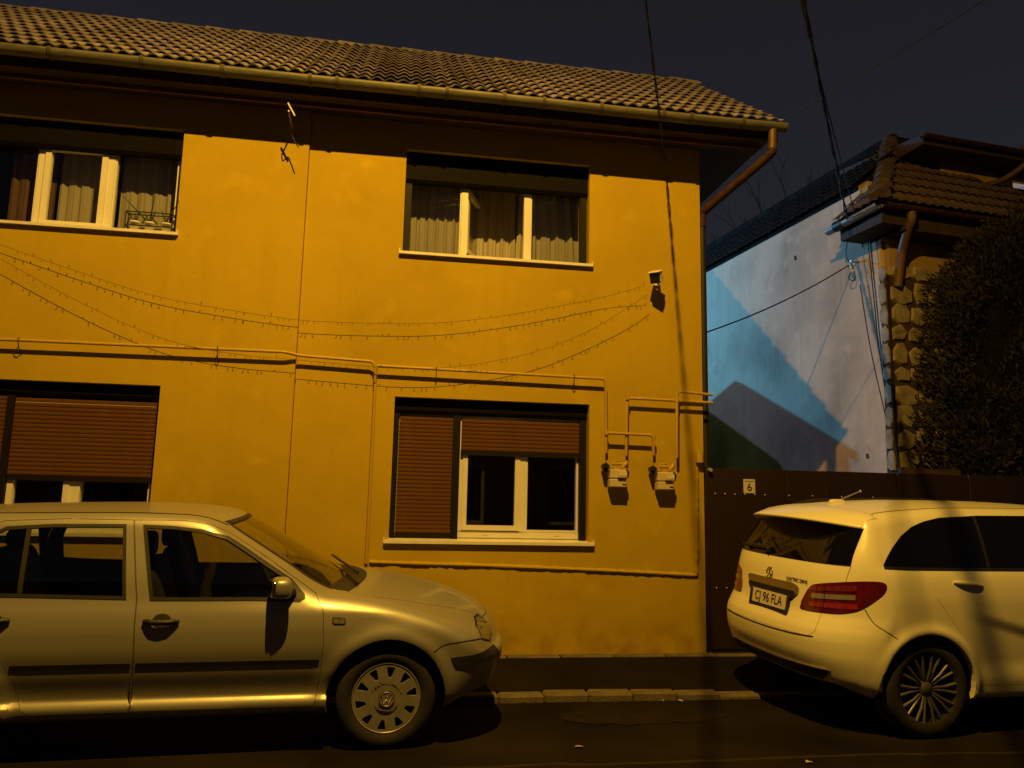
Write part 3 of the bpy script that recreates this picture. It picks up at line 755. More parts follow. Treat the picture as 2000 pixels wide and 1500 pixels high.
# roof planes (timber deck under the tiles)
AP = (1.53, 1.5, 7.56)
deck = MB()
P = {k: N(*v) for k, v in dict(e=(-.40, -.40, 5.60), ap=AP, w=(-.40, .47, 5.60), wr=(1.53, .47, 7.56), fr=(6.2, -.40, 5.60), frr=(6.2, 1.5, 7.56), m0=(-.06, .47, 6.17), m1=(-.06, 11, 6.17), r1=(1.53, 11, 7.56), b1=(3.4, 11, 6.0), b0=(3.4, 1.5, 6.0)).items()}
def slab(names, t=.06):
    pts = [P[n] for n in names]; nrm = (pts[1]-pts[0]).cross(pts[2]-pts[0]).normalized()
    if nrm.z < 0: nrm = -nrm
    n = len(pts); deck.add([p-nrm*.01 for p in pts]+[p-nrm*t for p in pts], [tuple(range(n)), tuple(reversed(range(n, 2*n)))] + [(i, (i+1) % n, (i+1) % n+n, i+n) for i in range(n)])
slab(['e', 'fr', 'frr', 'ap']); P['h'] = N(.484, .47, 6.497); P['h2'] = N(.50, .47, 6.62)
slab(['e', 'w', 'h']); slab(['m0', 'm1', 'r1', 'ap', 'h2']); slab(['r1', 'b1', 'b0', 'ap'])
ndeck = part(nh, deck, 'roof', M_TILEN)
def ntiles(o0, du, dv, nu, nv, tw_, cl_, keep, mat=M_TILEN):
    me = tile_mesh(tw_, cl_, 12, .026, .034); me.materials.append(mat)
    du = du.normalized(); dv = dv.normalized(); nn = du.cross(dv)
    if nn.z < 0: nn = -nn
    RMt = Matrix(((du.x, dv.x, nn.x, 0), (du.y, dv.y, nn.y, 0), (du.z, dv.z, nn.z, 0), (0, 0, 0, 1)))
    for r in range(nv):
        for c in range(nu):
            if not keep((c+.5)*tw_, (r+.5)*cl_): continue
            o = bpy.data.objects.new('roof_tile', me); COL.objects.link(o); o.parent = ndeck
            o.matrix_basis = Matrix.Translation(o0+du*c*tw_+dv*(r*cl_-.04)+nn*random.uniform(0, .008)) @ RMt @ Matrix.Rotation(random.uniform(-.02, .02), 4, 'Z')
SLF = math.hypot(1.9, 1.96)
ntiles(P['e'], NA, N(-.4, 1.5, 7.56)-P['e'], 11, 8, .30, SLF/8, lambda u, v: u > v*.70 - .05 and not (u > 2.6 and v > 1.5), M_TILEF)
SLW = math.hypot(1.93, 1.96)
ntiles(P['w'], -NB, N(1.53, .47, 7.56)-P['w'], 3, 8, .30, SLW/8, lambda u, v: u < .95-v*.70, M_TILEF)
SLM = math.hypot(1.59, 1.39)
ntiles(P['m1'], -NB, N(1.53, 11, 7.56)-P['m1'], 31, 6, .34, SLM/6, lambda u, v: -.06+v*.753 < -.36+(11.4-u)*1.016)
hp = MB()
for i in range(9):
    t = i/9; a = P['e'].lerp(P['ap'], t); c = P['e'].lerp(P['ap'], t+.13); d = (c-a).normalized(); s = d.cross(Vector((0, 0, 1))).normalized(); w = s.cross(d)
    b = MB(); V = []
    for q, rr in ((a, .13), (c, .105)):
        for k in range(9):
            an = math.pi*k/8; V.append(q+s*math.cos(an)*rr*1.1+w*(math.sin(an)*rr+.02))
    b.add(V, [(k, k+1, 10+k, 9+k) for k in range(8)], True); b.add([V[k] for k in range(9)], [tuple(range(9))])
    part(nh, b, 'hip_tile', M_TILEF, fix=False)
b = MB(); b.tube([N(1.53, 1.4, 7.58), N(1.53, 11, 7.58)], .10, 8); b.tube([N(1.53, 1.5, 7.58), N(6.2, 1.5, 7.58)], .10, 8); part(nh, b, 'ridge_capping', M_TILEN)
# boxed eaves and gutters
b = MB(); b.prism([(-.36, 5.30), (-.36, 5.56), (.46, 5.56), (.46, 5.30)], lambda q, z: N(-.36, q, z), lambda q, z: N(-.001, q, z)); part(nh, b, 'boxed_eave', M_SOF)
b = MB(); b.prism([(0, 5.245), (0, 5.56), (6.2, 5.56), (6.2, 5.245)], lambda q, z: N(q, -.36, z), lambda q, z: N(q, .09, z)); part(nh, b, 'boxed_eave', M_SOF)
def half_gutter(p0, p1, r, mat, name):
    d = (p1-p0).normalized(); s = d.cross(Vector((0, 0, 1))).normalized()
    b = MB(); V = []
    for q in (p0, p1):
        for k in range(9):
            a = math.pi*(1+k/8); V.append(q+s*math.cos(a)*r+Vector((0, 0, math.sin(a)*r)))
        for k in range(9):
            a = math.pi*(2-k/8); V.append(q+s*math.cos(a)*(r-.008)+Vector((0, 0, math.sin(a)*(r-.008))))
    b.add(V, [(k, (k+1) % 18, 18+(k+1) % 18, 18+k) for k in range(18)], True)
    return part(nh, b, name, mat)
M_ZINC = pm('zinc_gutter', (.34, .34, .33), .45, metal=.5, var=.2, scale=8)
half_gutter(N(-.44, .62, 5.50), N(-.44, -.42, 5.53), .07, M_ZINC, 'gutter'); half_gutter(N(-.40, -.44, 5.53), N(6.2, -.44, 5.50), .07, M_PIPEB, 'gutter')
b = MB(); b.tube([N(-.44, .45, 5.50), N(-.44, .28, 5.504)], .078, 10); part(nh, b, 'gutter_clamp', M_BLACK)
b = MB(); b.tube(spline([N(.06, -.42, 5.48), N(.07, -.42, 5.36), N(.10, -.30, 5.24), N(.16, -.12, 5.02), N(.12, -.10, 4.75), N(.08, -.09, 4.52)], 5), .060, 12); part(nh, b, 'downpipe', pm('ochre_downpipe', (.24, .15, .06), .6, var=.35, scale=10, col2=(.12, .06, .03)))
# stone pier at the corner and cladding on the front
b = MB(); b.prism([(-.05, 0), (1.3, 0), (1.3, 4.70), (-.05, 4.70)], lambda a, z: N(a, -.045, z), lambda a, z: N(a, -.002, z)); b.prism([(-.045, 0), (.16, 0), (.08, 4.70), (-.045, 4.70)], lambda q, z: N(-.05, q, z), lambda q, z: N(-.002, q, z)); pier = part(nh, b, 'stone_cladding', M_MORTAR)
rs = random.Random(5)
def stone(cx, cz, w, h, face):
    n = rs.choice((5, 6, 6, 7)); b = MB(); a0 = rs.uniform(0, 6); out = []
    for k in range(n):
        an = a0+2*math.pi*k/n; sq = 1/max(abs(math.cos(an)), abs(math.sin(an)))**.75
        out.append((cx+math.cos(an)*w*.5*sq*rs.uniform(.86, 1.03), cz+math.sin(an)*h*.5*sq*rs.uniform(.86, 1.03)))
    dep = rs.uniform(.022, .04)
    if face == 'f': A = lambda u, z: N(u, -.044, z); B = lambda u, z: N(cx+(u-cx)*.86, -.046-dep, cz+(z-cz)*.86)
    else: A = lambda u, z: N(-.049, u, z); B = lambda u, z: N(-.051-dep*.6, cx+(u-cx)*.9, cz+(z-cz)*.9)
    b.prism(out, A, B); o = b.obj('stone', M_STONE); o.parent = pier
z = 2.0
while z < 4.66:
    h = rs.uniform(.22, .36); x = -.02
    while x < 1.15:
        w = rs.uniform(.24, .42); stone(x+w/2, z+h/2+rs.uniform(-.03, .03), w*1.0, h*1.0, 'f'); x += w
    stone(.035+rs.uniform(-.01, .01), z+h/2, .15, h*1.0, 's'); z += h*.97
# dormer on the front slope
dm = part(nh, nprism([(.62, 6.45), (.62, 6.86), (2.0, 6.86), (2.0, 6.45)], 1.65, 4.6), 'dormer_wall', M_NFRONT)
part(nh, nprism([(.20, 6.86), (.20, 7.02), (2.1, 7.22), (2.1, 6.86)], .95, 4.8), 'dormer_roof', M_WOOD)
b = MB(); b.prism([(3.05, 6.46), (4.2, 6.46), (4.2, 6.70), (3.05, 6.70)], lambda a, z: N(a, .60, z), lambda a, z: N(a, .615, z)); part(nh, b, 'dormer_blind', pm('pale_blind', (.62, .60, .66), .7, emit=.22))
b = MB(); b.prism([(2.76, 6.46), (3.0, 6.46), (3.0, 6.86), (2.76, 6.86)], lambda a, z: N(a, .59, z), lambda a, z: N(a, .618, z)); part(nh, b, 'dormer_frame', M_WOOD)
half_gutter(N(.9, .15, 6.98), N(4.8, .15, 6.99), .06, M_PIPEB, 'gutter')
b = MB(); b.tube(spline([N(2.80, .12, 6.93), N(2.80, .15, 6.80), N(2.62, .35, 6.62), N(2.38, .45, 6.52)], 5), .045, 10); part(nh, b, 'downpipe', pm('ochre_downpipe', (.24, .15, .06)))
b = MB(); b.tube([N(2.80, .14, 6.95), N(2.80, .14, 7.10)], [.09, .05], 8); part(nh, b, 'rainwater_head', pm('ochre_downpipe', (.24, .15, .06)))

# ================================================================== CYPRESS BEHIND THE GATE
def cypress(cx, cy, rx, ry, h, label, clumps=560, per=120, seed=3):
    R = np.random.default_rng(seed)
    t = thing('cypress_tree', (cx, cy, .05), label, 'tree')
    b = MB(); b.tube([(cx, cy, 0), (cx+.02, cy, 1.5), (cx, cy+.02, h*.75)], [.11, .08, .02], 8); part(t, b, 'trunk', M_BARK)
    zt = R.uniform(.03, .97, clumps); th = R.uniform(0, 2*math.pi, clumps)
    prof = np.sqrt(np.maximum(1-zt**4, .01))
    rad = prof*(1-.34*R.uniform(0, 1, clumps)**1.5)*(1+.07*np.sin(3*th+zt*9)+.05*np.sin(7*th-zt*15))
    cen = np.stack((cx+rx*rad*np.cos(th), cy+ry*rad*np.sin(th), .1+zt*h), 1)
    out = np.stack((np.cos(th), np.sin(th), R.uniform(.1, .9, clumps)), 1); out /= np.linalg.norm(out, axis=1)[:, None]
    sz = R.uniform(.14, .30, clumps)
    n = clumps*per
    ci = np.repeat(np.arange(clumps), per)
    q = R.normal(0, 1, (n, 3)); q /= np.linalg.norm(q, axis=1)[:, None]
    p = cen[ci]+q*(sz[ci]*R.uniform(.25, 1.0, n)**.6)[:, None]*np.array((1, 1, 1.25))
    d = out[ci]*.9+q*.7+np.array((0, 0, .35))+R.normal(0, .35, (n, 3)); d /= np.linalg.norm(d, axis=1)[:, None]
    s = np.cross(d, R.normal(0, 1, (n, 3))); s /= np.maximum(np.linalg.norm(s, axis=1), 1e-6)[:, None]
    L = R.uniform(.035, .09, n)[:, None]; w = L*R.uniform(.10, .22, (n, 1)); k = np.cross(d, s)*.006
    V = np.stack((p-s*w*.3, p+s*w*.3, p+d*L*.55+s*w+k, p+d*L*.55-s*w+k, p+d*L+s*w*.2, p+d*L-s*w*.2), 1).reshape(-1, 3)
    i6 = (np.arange(n)*6)[:, None]
    F = np.concatenate((i6+np.array((0, 1, 2, 3)), i6+np.array((3, 2, 4, 5))))
    me = bpy.data.meshes.new('crown'); me.vertices.add(len(V)); me.vertices.foreach_set('co', V.ravel())
    me.loops.add(F.size); me.loops.foreach_set('vertex_index', F.ravel().astype(np.int32)); me.polygons.add(len(F))
    me.polygons.foreach_set('loop_start', (np.arange(len(F))*4).astype(np.int32)); me.update(calc_edges=True); me.validate()
    o = link('crown', me, M_LEAF); local(t, o)
    b = MB(); V = []; F_ = []; nu, nv = 28, 16   # dark solid core added to block light through the crown
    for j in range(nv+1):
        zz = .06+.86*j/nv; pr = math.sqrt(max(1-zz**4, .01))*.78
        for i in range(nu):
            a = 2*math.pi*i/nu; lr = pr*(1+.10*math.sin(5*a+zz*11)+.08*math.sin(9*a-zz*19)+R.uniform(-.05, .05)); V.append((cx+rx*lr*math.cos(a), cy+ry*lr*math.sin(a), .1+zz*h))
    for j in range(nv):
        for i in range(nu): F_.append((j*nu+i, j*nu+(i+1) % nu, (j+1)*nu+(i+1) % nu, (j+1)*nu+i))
    b.add(V, F_); b.add([V[nv*nu+i] for i in range(nu)], [tuple(range(nu))]); part(t, b, 'inner_core', pm('dark_core_fill', (.008, .007, .003), .95, var=.4, scale=9, bump=1.0, bscale=30, spec=.05), fix=False)
    return t
cypress(8.30, 8.80, 1.55, .92, 5.35, 'dense dark cypress rising over the gate at the right edge')

# bare trees far behind
def bare_tree(x, y, h, label, seed):
    rs_ = random.Random(seed); t = thing('bare_tree', (x, y, 0), label, 'tree', 'bare trees behind the old house')
    b = MB(); b.tube([(x, y, 0), (x+.1, y, h*.35), (x, y, h*.6)], [.22, .16, .09], 8); part(t, b, 'trunk', M_TWIG)
    b = MB()
    def grow(p, d, L, r, lev):
        q = p+d*L; b.tube([p, p.lerp(q, .5)+Vector((rs_.uniform(-.1, .1), 0, rs_.uniform(-.1, .1)))*L*.3, q], [r, r*.8, r*.55], 5)
        if lev == 0: return
        for k in range(3):
            dd = (d+Vector((rs_.uniform(-.75, .75), rs_.uniform(-.5, .5), rs_.uniform(-.15, .6)))).normalized(); grow(p.lerp(q, rs_.uniform(.55, 1)), dd, L*rs_.uniform(.5, .75), r*.55, lev-1)
    for k in range(5): grow(Vector((x, y, h*(.35+.06*k))), Vector((rs_.uniform(-.7, .7), rs_.uniform(-.4, .4), 1)).normalized(), h*.26, .055, 4)
    part(t, b, 'branches', M_TWIG)
bare_tree(11.9, 22.5, 10.6, 'bare winter tree showing above the white side wall roof', 4)
bare_tree(9.7, 23.5, 9.4, 'bare winter tree beside the yellow house corner', 9)

# ================================================================== ADDED SHADOW-CASTING GABLE, AND LAMPS OUT OF VIEW
shadow_gable = thing('gable_shadow_caster', (4.8, 13.5, .05), 'thin unseen gable panel added to cast a roof-shaped shadow', 'wall')  # unseen panel, outline shaped to throw the roof-like shadow on the side wall
def SH(s, z, t): return Vector((4.92, 12.94, 0))+Vector((-.1149, .9934, 0))*s+Vector((-.9934, -.1149, 0))*t+Vector((0, 0, z))
b = MB(); b.prism([(.10, .04), (.10, 3.41), (2.08, 4.44), (4.2, 3.76), (4.2, .04)], lambda s, z: SH(s, z, 0), lambda s, z: SH(s, z, .12)); part(shadow_gable, b, 'wall', M_NFRONT)
b = MB(); b.prism([(.0, 3.37), (.0, 3.47), (2.08, 4.47), (4.3, 3.78), (4.3, 3.68), (2.08, 4.405)], lambda s, z: SH(s, z, -.01), lambda s, z: SH(s, z, .14)); part(shadow_gable, b, 'panel_cap', M_WOOD)
def yard_lamp(p, label, watt, col, target):
    t = thing('yard_lamp', (p.x, p.y, 0), label, 'lamp', 'lamps in the back yard')
    b = MB(); b.tube([(p.x, p.y, 0), (p.x, p.y, p.z+.12)], .05, 10); part(t, b, 'mast', M_STEEL)
    d = (target-p).normalized(); rot = d.to_track_quat('-Z', 'Y').to_matrix().to_4x4()
    b = MB(); b.bev(-.16, .16, -.12, .12, .015, .09, .01, Matrix.Translation(p+d*.12) @ rot); part(t, b, 'lamp_head', M_BLACK)
    L = bpy.data.lights.new('yard_lamp_light', 'AREA'); L.shape = 'DISK'; L.size = .16; L.energy = watt; L.color = col
    lo = bpy.data.objects.new('yard_lamp_light', L); COL.objects.link(lo); lo.matrix_basis = Matrix.Translation(p+d*.13) @ rot; local(t, lo)
yard_lamp(YARD_A_POS, 'cold white flood lamp on the far mast in the back yard', YARD_A_W, YARD_COL, Vector((6.3, 12, 4)))
yard_lamp(YARD_B_POS, 'weaker cold flood lamp on the near mast in the back yard', YARD_B_W, YARD_B_COL, Vector((6.3, 12, 4)))
POLE = Vector((-1.4, -1.1, 0))
sl = thing('street_lamp', POLE, 'concrete street lamp post with a long arm over the street', 'street lamp')
b = MB(); b.tube([POLE, POLE+Vector((0, 0, 8.4))], [.16, .10], 12); part(sl, b, 'post', M_CONC)
b = MB(); b.tube(spline([POLE+Vector((0, 0, 8.3)), POLE+Vector((.2, .6, 8.75)), SODIUM_POS+Vector((-.12, -.45, .10)), SODIUM_POS+Vector((.0, -.05, .14))], 6), .035, 8); part(sl, b, 'arm', M_STEEL)
AIM = Vector((-.14, .40, -.905)).normalized(); hd = Matrix.Translation(SODIUM_POS) @ AIM.to_track_quat('-Z', 'Y').to_matrix().to_4x4()
b = MB(); b.bev(-.14, .14, -.32, .32, .02, .15, .03, hd); part(sl, b, 'lamp_head', M_STEEL)
L = bpy.data.lights.new('sodium_light', 'AREA'); L.shape = 'DISK'; L.size = .085; L.energy = SODIUM_W; L.color = SODIUM_COL
lo = bpy.data.objects.new('sodium_light', L); COL.objects.link(lo); lo.matrix_basis = hd @ Matrix.Translation((0, 0, .005)); local(sl, lo)

# low house across the street, behind the camera (it shows only in the glass and the paintwork)
oh = thing('opposite_house', (0, -3.4, .1), 'low brown house across the street behind the viewer', 'house')
M_OPP = plaster('brown_render', (.065, .048, .032))
ohs = [(-9.2+2.6*k, -8.1+2.6*k, 1.0, 2.4) for k in range(7)]+[(9.3, 10.3, .12, 2.3)]
b = MB(); wall_holes(b, -12, 12, .0, 3.7, -3.4, -3.7, ohs); part(oh, b, 'wall', M_OPP)
for q in ohs:
    b = MB(); b.box(q[0], q[1], -3.62, -3.60, q[2], q[3]); part(oh, b, 'pane', M_BLACK)
    b = MB(); frame_bars(b, q[0], q[1], -3.59, -3.54, q[2], q[3], .07); part(oh, b, 'window_frame', M_PVC)
b = MB(); b.prism([(-3.15, 3.55), (-3.15, 3.68), (-5.9, 5.7), (-8.6, 3.68), (-8.6, 3.55), (-5.9, 5.55)], lambda y, z: (-12.3, y, z), lambda y, z: (12.3, y, z)); part(oh, b, 'roof', M_TILEN)
b = MB(); b.box(-12, 12, -8.4, -8.1, 0, 3.6); part(oh, b, 'rear_wall', M_OPP)

# ================================================================== OVERHEAD CABLES
def cable(p0, p1, sag, r, label, twist=0, n=40, group='overhead cables', strands=2):
    p0, p1 = Vector(p0), Vector(p1); b = MB()
    for s in range(strands if twist else 1):
        pts = []
        for i in range(n+1):
            t = i/n; p = p0.lerp(p1, t)+Vector((0, 0, -sag*4*t*(1-t)))
            if twist:
                a = t*twist*2*math.pi+math.pi*s*2/strands+.6*math.sin(t*23); p += Vector((math.cos(a), 0, math.sin(a)))*r*(1.25+.5*math.sin(t*17+s))
            pts.append(p)
        b.tube(pts, r, 6)
    return tag(b.obj('overhead_cable', M_WIRE), label, 'cable', group)
PT = Vector((-1.0, -1.0, 7.3))
cable((2.70, 7.33, 5.03), PT, .25, .0065, 'twisted black cable dropping to the yellow house eaves', 16, 60)
BR = N(-.10, .57, 5.06)
cable(BR+Vector((0, 0, .42)), (-1.55, -1.0, 7.2), .25, .011, 'twisted thick cable running to the old house eave', 14, 60)
cable(BR+Vector((.10, -.05, .52)), (-1.87, -1.0, 7.35), .33, .007, 'thinner cable beside the twisted one above the old house')
cable((3.10, 7.335, 5.27), (3.75, 6.86, 5.345), .0, .006, 'short cable stretched under the gable eave')
cable((3.75, 6.86, 5.345), (7.2, 5.9, 7.6), .05, .005, 'thin wire rising from the gutter end to the upper right')
cable(BR+Vector((-.05, 0, -.06)), (3.10, 8.9, 3.38), .12, .009, 'cable slung across the yard between the two houses')
ib = thing('insulator_bracket', BR, 'insulator bracket with cable loops on the white side wall', 'bracket')
b = MB(); b.box(-.02, .02, -.02, .02, -.02, .02, Matrix.Translation(BR)); b.tube([N(-.002, .57, 5.06), BR], .014, 8); part(ib, b, 'arm', M_STEEL)
for k in range(3):
    b = MB(); b.lathe([(.0, -.025), (.022, -.02), (.014, 0), (.024, .02), (.0, .028)], 10, Matrix.Translation(BR+Vector((-.02, -.02*k, -.05-.055*k)))); part(ib, b, 'insulator', M_PVC)
b = MB(); b.tube(spline([BR+Vector((-.03, 0, .40)), BR+Vector((-.07, .02, .1)), BR+Vector((-.02, -.05, -.10)), BR+Vector((-.06, 0, -.24)), BR+Vector((.0, -.05, -.30)), BR+Vector((.02, -.03, -.15))], 8), .007, 6); part(ib, b, 'cable_loop', M_WIRE)
def wallcable(pts, label):
    b = MB(); b.tube(spline(pts, 8), .008, 6); return tag(b.obj('wall_cable', M_WIRE), label, 'cable', 'cables down the white wall')
wallcable([(6.575, 9.969, 4.70), (6.592, 9.823, 3.742), (6.615, 9.62, 2.85), (6.636, 9.441, 2.03)], 'cable hanging from the insulator bracket down the white wall')
wallcable([(6.600, 9.73, 5.30), (6.610, 9.66, 4.3), (6.616, 9.61, 3.632), (6.642, 9.40, 2.03)], 'cable down the white wall closest to the stone pier')
wallcable([(6.596, 9.77, 5.30), (6.604, 9.70, 4.3), (6.610, 9.65, 3.632), (6.638, 9.425, 2.03)], 'middle one of the cables down the white wall')

# ================================================================== LITTER
def scrap(x, y, z, r, label, seed):
    rs_ = random.Random(seed); b = MB(); n = 7
    pts = [Vector((x+math.cos(2*math.pi*k/n)*r*rs_.uniform(.5, 1.2), y+math.sin(2*math.pi*k/n)*r*rs_.uniform(.3, .8), z+.003+rs_.uniform(0, .012))) for k in range(n)]
    c = Vector((x, y, z+.012)); b.add(pts+[c]+[p-Vector((0, 0, .002)) for p in pts], [(k, (k+1) % n, n) for k in range(n)]+[(k, n+1+k, n+1+(k+1) % n, (k+1) % n) for k in range(n)])
    tag(b.obj('paper_scrap', pm('dirty_paper', (.42, .38, .32), .9)), label, 'litter', 'scraps lying in the street')
scrap(2.192, 6.12, 0, .022, 'left one of two pale scraps at the kerb foot', 1); scrap(2.336, 6.11, 0, .024, 'right one of two pale scraps at the kerb foot', 2)
scrap(1.265, 5.035, 0, .035, 'pale scrap on the road in front of the kerb gap', 3); scrap(2.572, 4.626, 0, .03, 'pale scrap on the road near the white car', 4)
scrap(.94, 6.9, pave_z(.94, 6.9), .018, 'tiny bright scrap on the pavement by the silver car bumper', 5)
# ================================================================== CAR SURFACES
def pch(xs, ys):
    xs = np.array(xs, float); ys = np.array(ys, float)
    h = np.diff(xs); d = np.diff(ys)/h
    m = np.zeros_like(ys)
    s = d[:-1]*d[1:]
    w1 = 2*h[1:]+h[:-1]; w2 = h[1:]+2*h[:-1]
    with np.errstate(divide='ignore', invalid='ignore'):
        mm = (w1+w2)/(w1/d[:-1]+w2/d[1:])
    m[1:-1] = np.where(s > 0, mm, 0)
    m[0] = d[0]; m[-1] = d[-1]
    def g(x):
        x = np.clip(x, xs[0], xs[-1])
        i = np.clip(np.searchsorted(xs, x, side='right')-1, 0, len(xs)-2)
        t = (x-xs[i])/h[i]
        return ((1+2*t)*(1-t)**2*ys[i] + t*(1-t)**2*h[i]*m[i]
                + t*t*(3-2*t)*ys[i+1] + t*t*(t-1)*h[i]*m[i+1])
    return g
def smax(a, b, k):
    return np.maximum(a, b) + np.maximum(k-np.abs(a-b), 0)**2/(4*k)
def sst(x, a, b):
    t = np.clip((x-a)/(b-a), 0, 1); return t*t*(3-2*t)

# ---- silver hatchback: x forward, 0 at the front axle; y = 0 on the centre line; z = 0 on the ground
gW = pch([.15,.21,.26,.30,.345,.48,.62,.70,.80,.885,1.0,1.2,1.32,1.40,1.5],
         [.76,.80,.846,.852,.818,.847,.8675,.863,.843,.813,.778,.702,.652,.61,.55])
gW2 = pch([.15,.21,.26,.32,.45,.62,.70,.80,.885,1.0,1.2,1.32,1.40,1.5], [.76,.79,.82,.845,.862,.8675,.863,.843,.813,.778,.702,.652,.61,.55])
gT = pch([-3.4,-3.1,-2.6,-2.1,-1.6,-1.25,-1.08,-.97,-.85,-.55,-.30,-.20,-.05,.15,.32,.50,.62,.70,.77,.83],
         [1.245,1.31,1.368,1.39,1.40,1.392,1.374,1.34,1.278,1.112,.975,.944,.932,.908,.872,.822,.778,.735,.68,.58])
gF = pch([.15,.25,.36,.48,.56,.64,.72,.80,.95], [.64,.72,.785,.824,.830,.820,.792,.752,.64])
gR = pch([.15,.3,.5,.62,.9,1.15,1.35,1.5], [-3.1,-3.2,-3.26,-3.25,-3.19,-3.08,-2.9,-2.7])
def golf(x, y, z):
    ay = np.abs(y)
    W = gW(z) - .085*np.clip((x-.30)/.55, 0, 1)**2 - .07*np.clip((-2.6-x)/.7, 0, 1)**2
    W = W - .045*sst(x, -1.2, .3)*sst(z, .80, .95)
    W = W + (gW2(z)-gW(z))*sst(x, .18, .34)
    for cx in (0., -2.511):
        d = np.hypot(x-cx, z-.30)
        W = W + .021*np.exp(-((d-.375)/.055)**2)*(z > .1)
    bow = .17*(ay/.7)**2
    T = gT(x + bow*sst(x, -1.5, -.9)) - (.035+.01*sst(x, -.3, .2))*(ay/.75)**2
    fr = x - (gF(z) - .30*np.clip(ay/.84, 0, 1.2)**4)
    re = gR(z) + .20*np.clip(ay/.8, 0, 1.2)**3 - x
    f = smax(ay-W, z-T, .075)
    f = smax(f, fr, .05)
    f = smax(f, re, .08)
    return smax(f, .215+.085*sst(x, .30, .55)+.08*sst(-x, 2.9, 3.1)-z, .03)
GOLF_B = ((-3.36, .88), (-.90, .90), (.12, 1.48))

# ---- white compact van: x forward, 0 at the rear axle
bW = pch([.15,.22,.265,.31,.52,.70,.88,.98,1.05,1.12,1.22,1.36,1.45,1.52,1.62],
         [.74,.80,.852,.862,.886,.893,.888,.875,.858,.828,.79,.728,.682,.64,.55])
bT = pch([-.80,-.62,-.45,-.30,.0,.5,1.1,1.7,2.0,2.4,2.75,3.1,3.3,3.5],
         [1.37,1.42,1.468,1.498,1.535,1.562,1.566,1.548,1.50,1.28,1.06,.97,.90,.75])
bR = pch([.15,.24,.31,.40,.52,.60,.66,.72,.78,.90,1.02,1.10,1.15,1.40,1.5,1.62],
         [-.48,-.54,-.655,-.71,-.75,-.756,-.746,-.718,-.688,-.662,-.64,-.615,-.592,-.435,-.39,-.35])
def bcar(x, y, z):
    ay = np.abs(y)
    W = bW(z) - .09*np.clip((-.15-x)/.65, 0, 1)**2*sst(z, .75, .95) - .02*np.clip((-.25-x)/.55, 0, 1)**2 - .12*np.clip((x-2.9)/.7, 0, 1)**2
    for cx in (0., 2.699):
        d = np.hypot(x-cx, z-.315)
        W = W + .018*np.exp(-((d-.385)/.04)**2)*(z > .1)
    zl = .90 - .26*np.clip(x-.15, 0, 2)
    W = W - .020*sst(zl-z, 0, .10)*sst(x, .25, .6)*sst(z, .35, .5)
    T = bT(x + .10*(ay/.7)**2*sst(x, 1.5, 2.2)) - .06*(ay/.70)**2
    fr = x - (3.52 - .4*np.clip(ay/.85, 0, 1.2)**2.5 - .25*np.clip((z-.6)/.4, 0, 1))
    re = bR(z) + .045*(ay/.6)**2*sst(-z, -1.1, -.5) + .05*(ay/.6)**2*sst(z, .5, 1.1) + .22*np.clip(ay/.86, 0, 1.2)**6.5 - x
    f = smax(ay-W, z-T, .07)
    f = smax(f, fr, .12)
    f = smax(f, re, .045)
    return smax(f, .225+.09*sst(-x, .30, .50)-z, .03)
BCAR_B = ((-.88, 3.62), (-.93, .93), (.13, 1.63))
def grad(f, p, e=1e-4):
    g = np.empty_like(p)
    for k in range(3):
        a = p.copy(); b = p.copy(); a[:, k] += e; b[:, k] -= e
        g[:, k] = (f(*a.T)-f(*b.T))/(2*e)
    return g
# ------------------------------------------------------------------ surface tools
def isosurf(f, bounds, h, iso=0.0):
    """surface nets on a grid, then a few Newton steps onto the surface"""
    ax = [np.arange(b[0], b[1]+h, h) for b in bounds]
    X, Y, Z = np.meshgrid(*ax, indexing='ij')
    V = f(X, Y, Z)-iso; S = V < 0
    n = V.shape; cn = tuple(k-1 for k in n)
    acc = np.zeros(cn+(3,)); cnt = np.zeros(cn)
    corners = [(i, j, k) for i in (0, 1) for j in (0, 1) for k in (0, 1)]
    sl = lambda c: tuple(slice(c[d], c[d]+cn[d]) for d in range(3))
    G = np.stack((X, Y, Z), -1)
    for a in corners:
        for d in range(3):
            if a[d]: continue
            b = list(a); b[d] = 1; b = tuple(b)
            va, vb = V[sl(a)], V[sl(b)]; cr = (va < 0) != (vb < 0)
            t = np.where(cr, va/np.where(cr, va-vb, 1), 0)[..., None]
            acc += np.where(cr[..., None], G[sl(a)]*(1-t)+G[sl(b)]*t, 0); cnt += cr
    act = cnt > 0; idx = -np.ones(cn, int); idx[act] = np.arange(act.sum())
    P = acc[act]/cnt[act][:, None]
    F = []
    for d in range(3):
        e1, e2 = [(1, 2), (2, 0), (0, 1)][d]
        lo = [slice(1, n[k]-1) for k in range(3)]; lo[d] = slice(0, n[d]-1)
        hi = list(lo); hi[d] = slice(1, n[d])
        s0, s1 = S[tuple(lo)], S[tuple(hi)]
        ii = np.argwhere(s0 != s1)
        if not len(ii): continue
        flip = s1[tuple(ii.T)]
        base = ii.copy(); 
        for k in range(3):
            if k != d: base[:, k] += 1
        def cell(o1, o2):
            c = base.copy(); c[:, e1] += o1; c[:, e2] += o2; return idx[tuple(c.T)]
        q = np.stack((cell(-1, -1), cell(0, -1), cell(0, 0), cell(-1, 0)), 1)
        q[flip] = q[flip][:, ::-1]
        F.append(q)
    F = np.concatenate(F)
    for _ in range(4):
        g_ = grad(f, P); v = f(*P.T)-iso
        st = np.clip(v/np.maximum((g_**2).sum(1), 1e-3), -h*.4, h*.4)
        P = P-g_*st[:, None]
    return P, F
